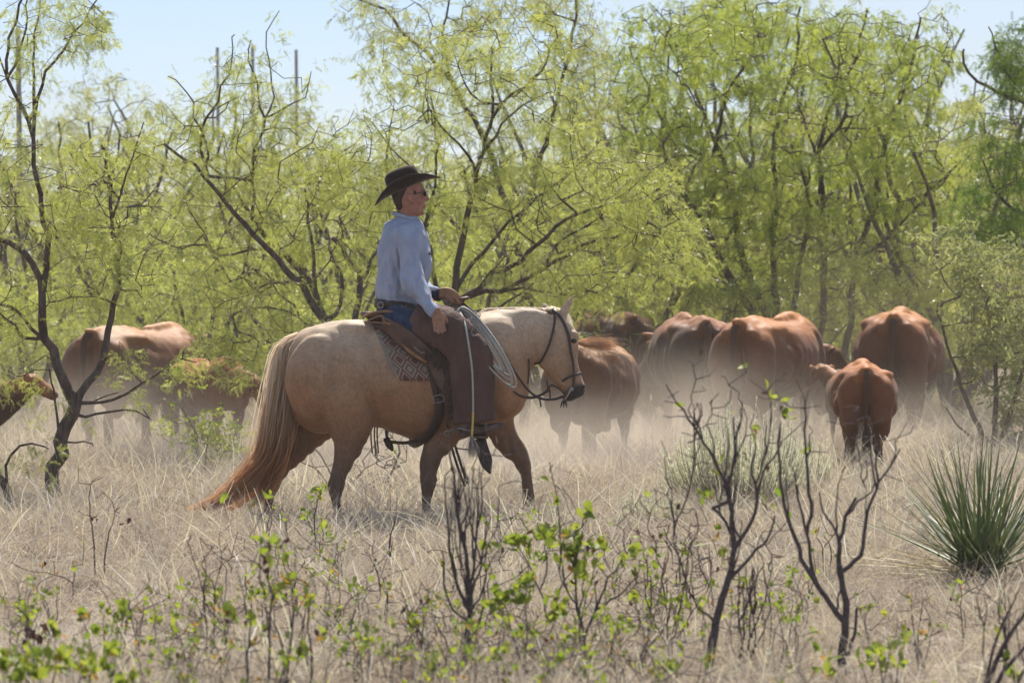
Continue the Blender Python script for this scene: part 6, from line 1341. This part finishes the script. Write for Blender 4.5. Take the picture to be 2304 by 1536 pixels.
# ------------------------------------------------------------------ air and dust
def volume_box(name, lo, hi, mat, label):
    mb = MB(); c = [(a + b) / 2 for a, b in zip(lo, hi)]; box(mb, c, [(b - a) / 2 for a, b in zip(lo, hi)])
    o = mb.build(name, mat, smooth=False); tag(o, label, name, kind='stuff'); return o
def mat_haze(d):
    m = bpy.data.materials.new('haze_air'); m.use_nodes = True; t = m.node_tree; t.nodes.clear(); o = t.nodes.new('ShaderNodeOutputMaterial'); v = t.nodes.new('ShaderNodeVolumePrincipled')
    v.inputs['Color'].default_value = (0.95, 0.92, 0.86, 1); v.inputs['Density'].default_value = d; v.inputs['Anisotropy'].default_value = 0.35; t.links.new(v.outputs[0], o.inputs['Volume']); return m
def mat_dust():
    m = bpy.data.materials.new('kicked_up_dust'); m.use_nodes = True; t = m.node_tree; t.nodes.clear(); o = t.nodes.new('ShaderNodeOutputMaterial'); v = t.nodes.new('ShaderNodeVolumePrincipled')
    v.inputs['Color'].default_value = (0.93, 0.81, 0.68, 1); v.inputs['Anisotropy'].default_value = 0.3
    tcn = N(t, 'ShaderNodeTexCoord'); sp = N(t, 'ShaderNodeSeparateXYZ'); t.links.new(tcn.outputs['Object'], sp.inputs[0])
    nz = N(t, 'ShaderNodeTexNoise'); nz.inputs['Scale'].default_value = .75; nz.inputs['Detail'].default_value = 3; t.links.new(tcn.outputs['Object'], nz.inputs['Vector'])
    mr = N(t, 'ShaderNodeMapRange'); mr.inputs[1].default_value = .36; mr.inputs[2].default_value = .68; mr.inputs[3].default_value = .12; mr.inputs[4].default_value = 1.6; t.links.new(nz.outputs['Fac'], mr.inputs[0])
    zf = N(t, 'ShaderNodeMapRange'); zf.interpolation_type = 'SMOOTHSTEP'; zf.inputs[1].default_value = 0.0; zf.inputs[2].default_value = 2.5; zf.inputs[3].default_value = 1; zf.inputs[4].default_value = 0; t.links.new(sp.outputs[2], zf.inputs[0])
    tot = None
    for (x, y, z), (rx, ry, rz_), a in DUST:
        mpn = N(t, 'ShaderNodeMapping'); mpn.vector_type = 'TEXTURE'; mpn.inputs['Location'].default_value = (x, y, z); mpn.inputs['Scale'].default_value = (rx, ry, rz_); t.links.new(tcn.outputs['Object'], mpn.inputs[0])
        ln = N(t, 'ShaderNodeVectorMath', operation='LENGTH'); t.links.new(mpn.outputs[0], ln.inputs[0])
        r1 = N(t, 'ShaderNodeMapRange'); r1.interpolation_type = 'SMOOTHSTEP'; r1.inputs[1].default_value = 0; r1.inputs[2].default_value = 1; r1.inputs[3].default_value = a; r1.inputs[4].default_value = 0; t.links.new(ln.outputs['Value'], r1.inputs[0])
        if tot is None: tot = r1.outputs[0]
        else: ad = N(t, 'ShaderNodeMath', operation='ADD'); t.links.new(tot, ad.inputs[0]); t.links.new(r1.outputs[0], ad.inputs[1]); tot = ad.outputs[0]
    ba = N(t, 'ShaderNodeMath', operation='MULTIPLY_ADD'); ba.inputs[1].default_value = .0045; t.links.new(zf.outputs[0], ba.inputs[0]); t.links.new(tot, ba.inputs[2])
    mu = N(t, 'ShaderNodeMath', operation='MULTIPLY'); t.links.new(ba.outputs[0], mu.inputs[0]); t.links.new(mr.outputs[0], mu.inputs[1]); t.links.new(mu.outputs[0], v.inputs['Density']); t.links.new(v.outputs[0], o.inputs['Volume'])
    return m
def wx(px, D): return (px - 1152) / F_PX * D
DUST = [((wx(1480, 37), 37.0, .15), (2.5, 4.0, 1.15), .24), ((wx(1230, 33), 33.0, .1), (1.9, 3.0, .9), .24), ((wx(330, 37), 37, .2), (2.2, 4, 1.0), .15), ((wx(1590, 36), 37, .6), (.7, 1.8, .7), .05), ((wx(1900, 38), 38.5, .1), (2.6, 4, .9), .15), ((wx(800, 33), 33, .1), (2.4, 3, .8), .12), ((wx(2050, 43), 44.5, 1.3), (2.6, 3, 1.5), .05)]
volume_box('dust', (-9, 29.2, -.3), (9, 47.5, 3.0), mat_dust(), 'brown dust kicked up round the legs of the cattle')
volume_box('haze', (-110, -3, -1.4), (110, 430, 9.5), mat_haze(0.0004), 'thin warm dusty air over the pasture')
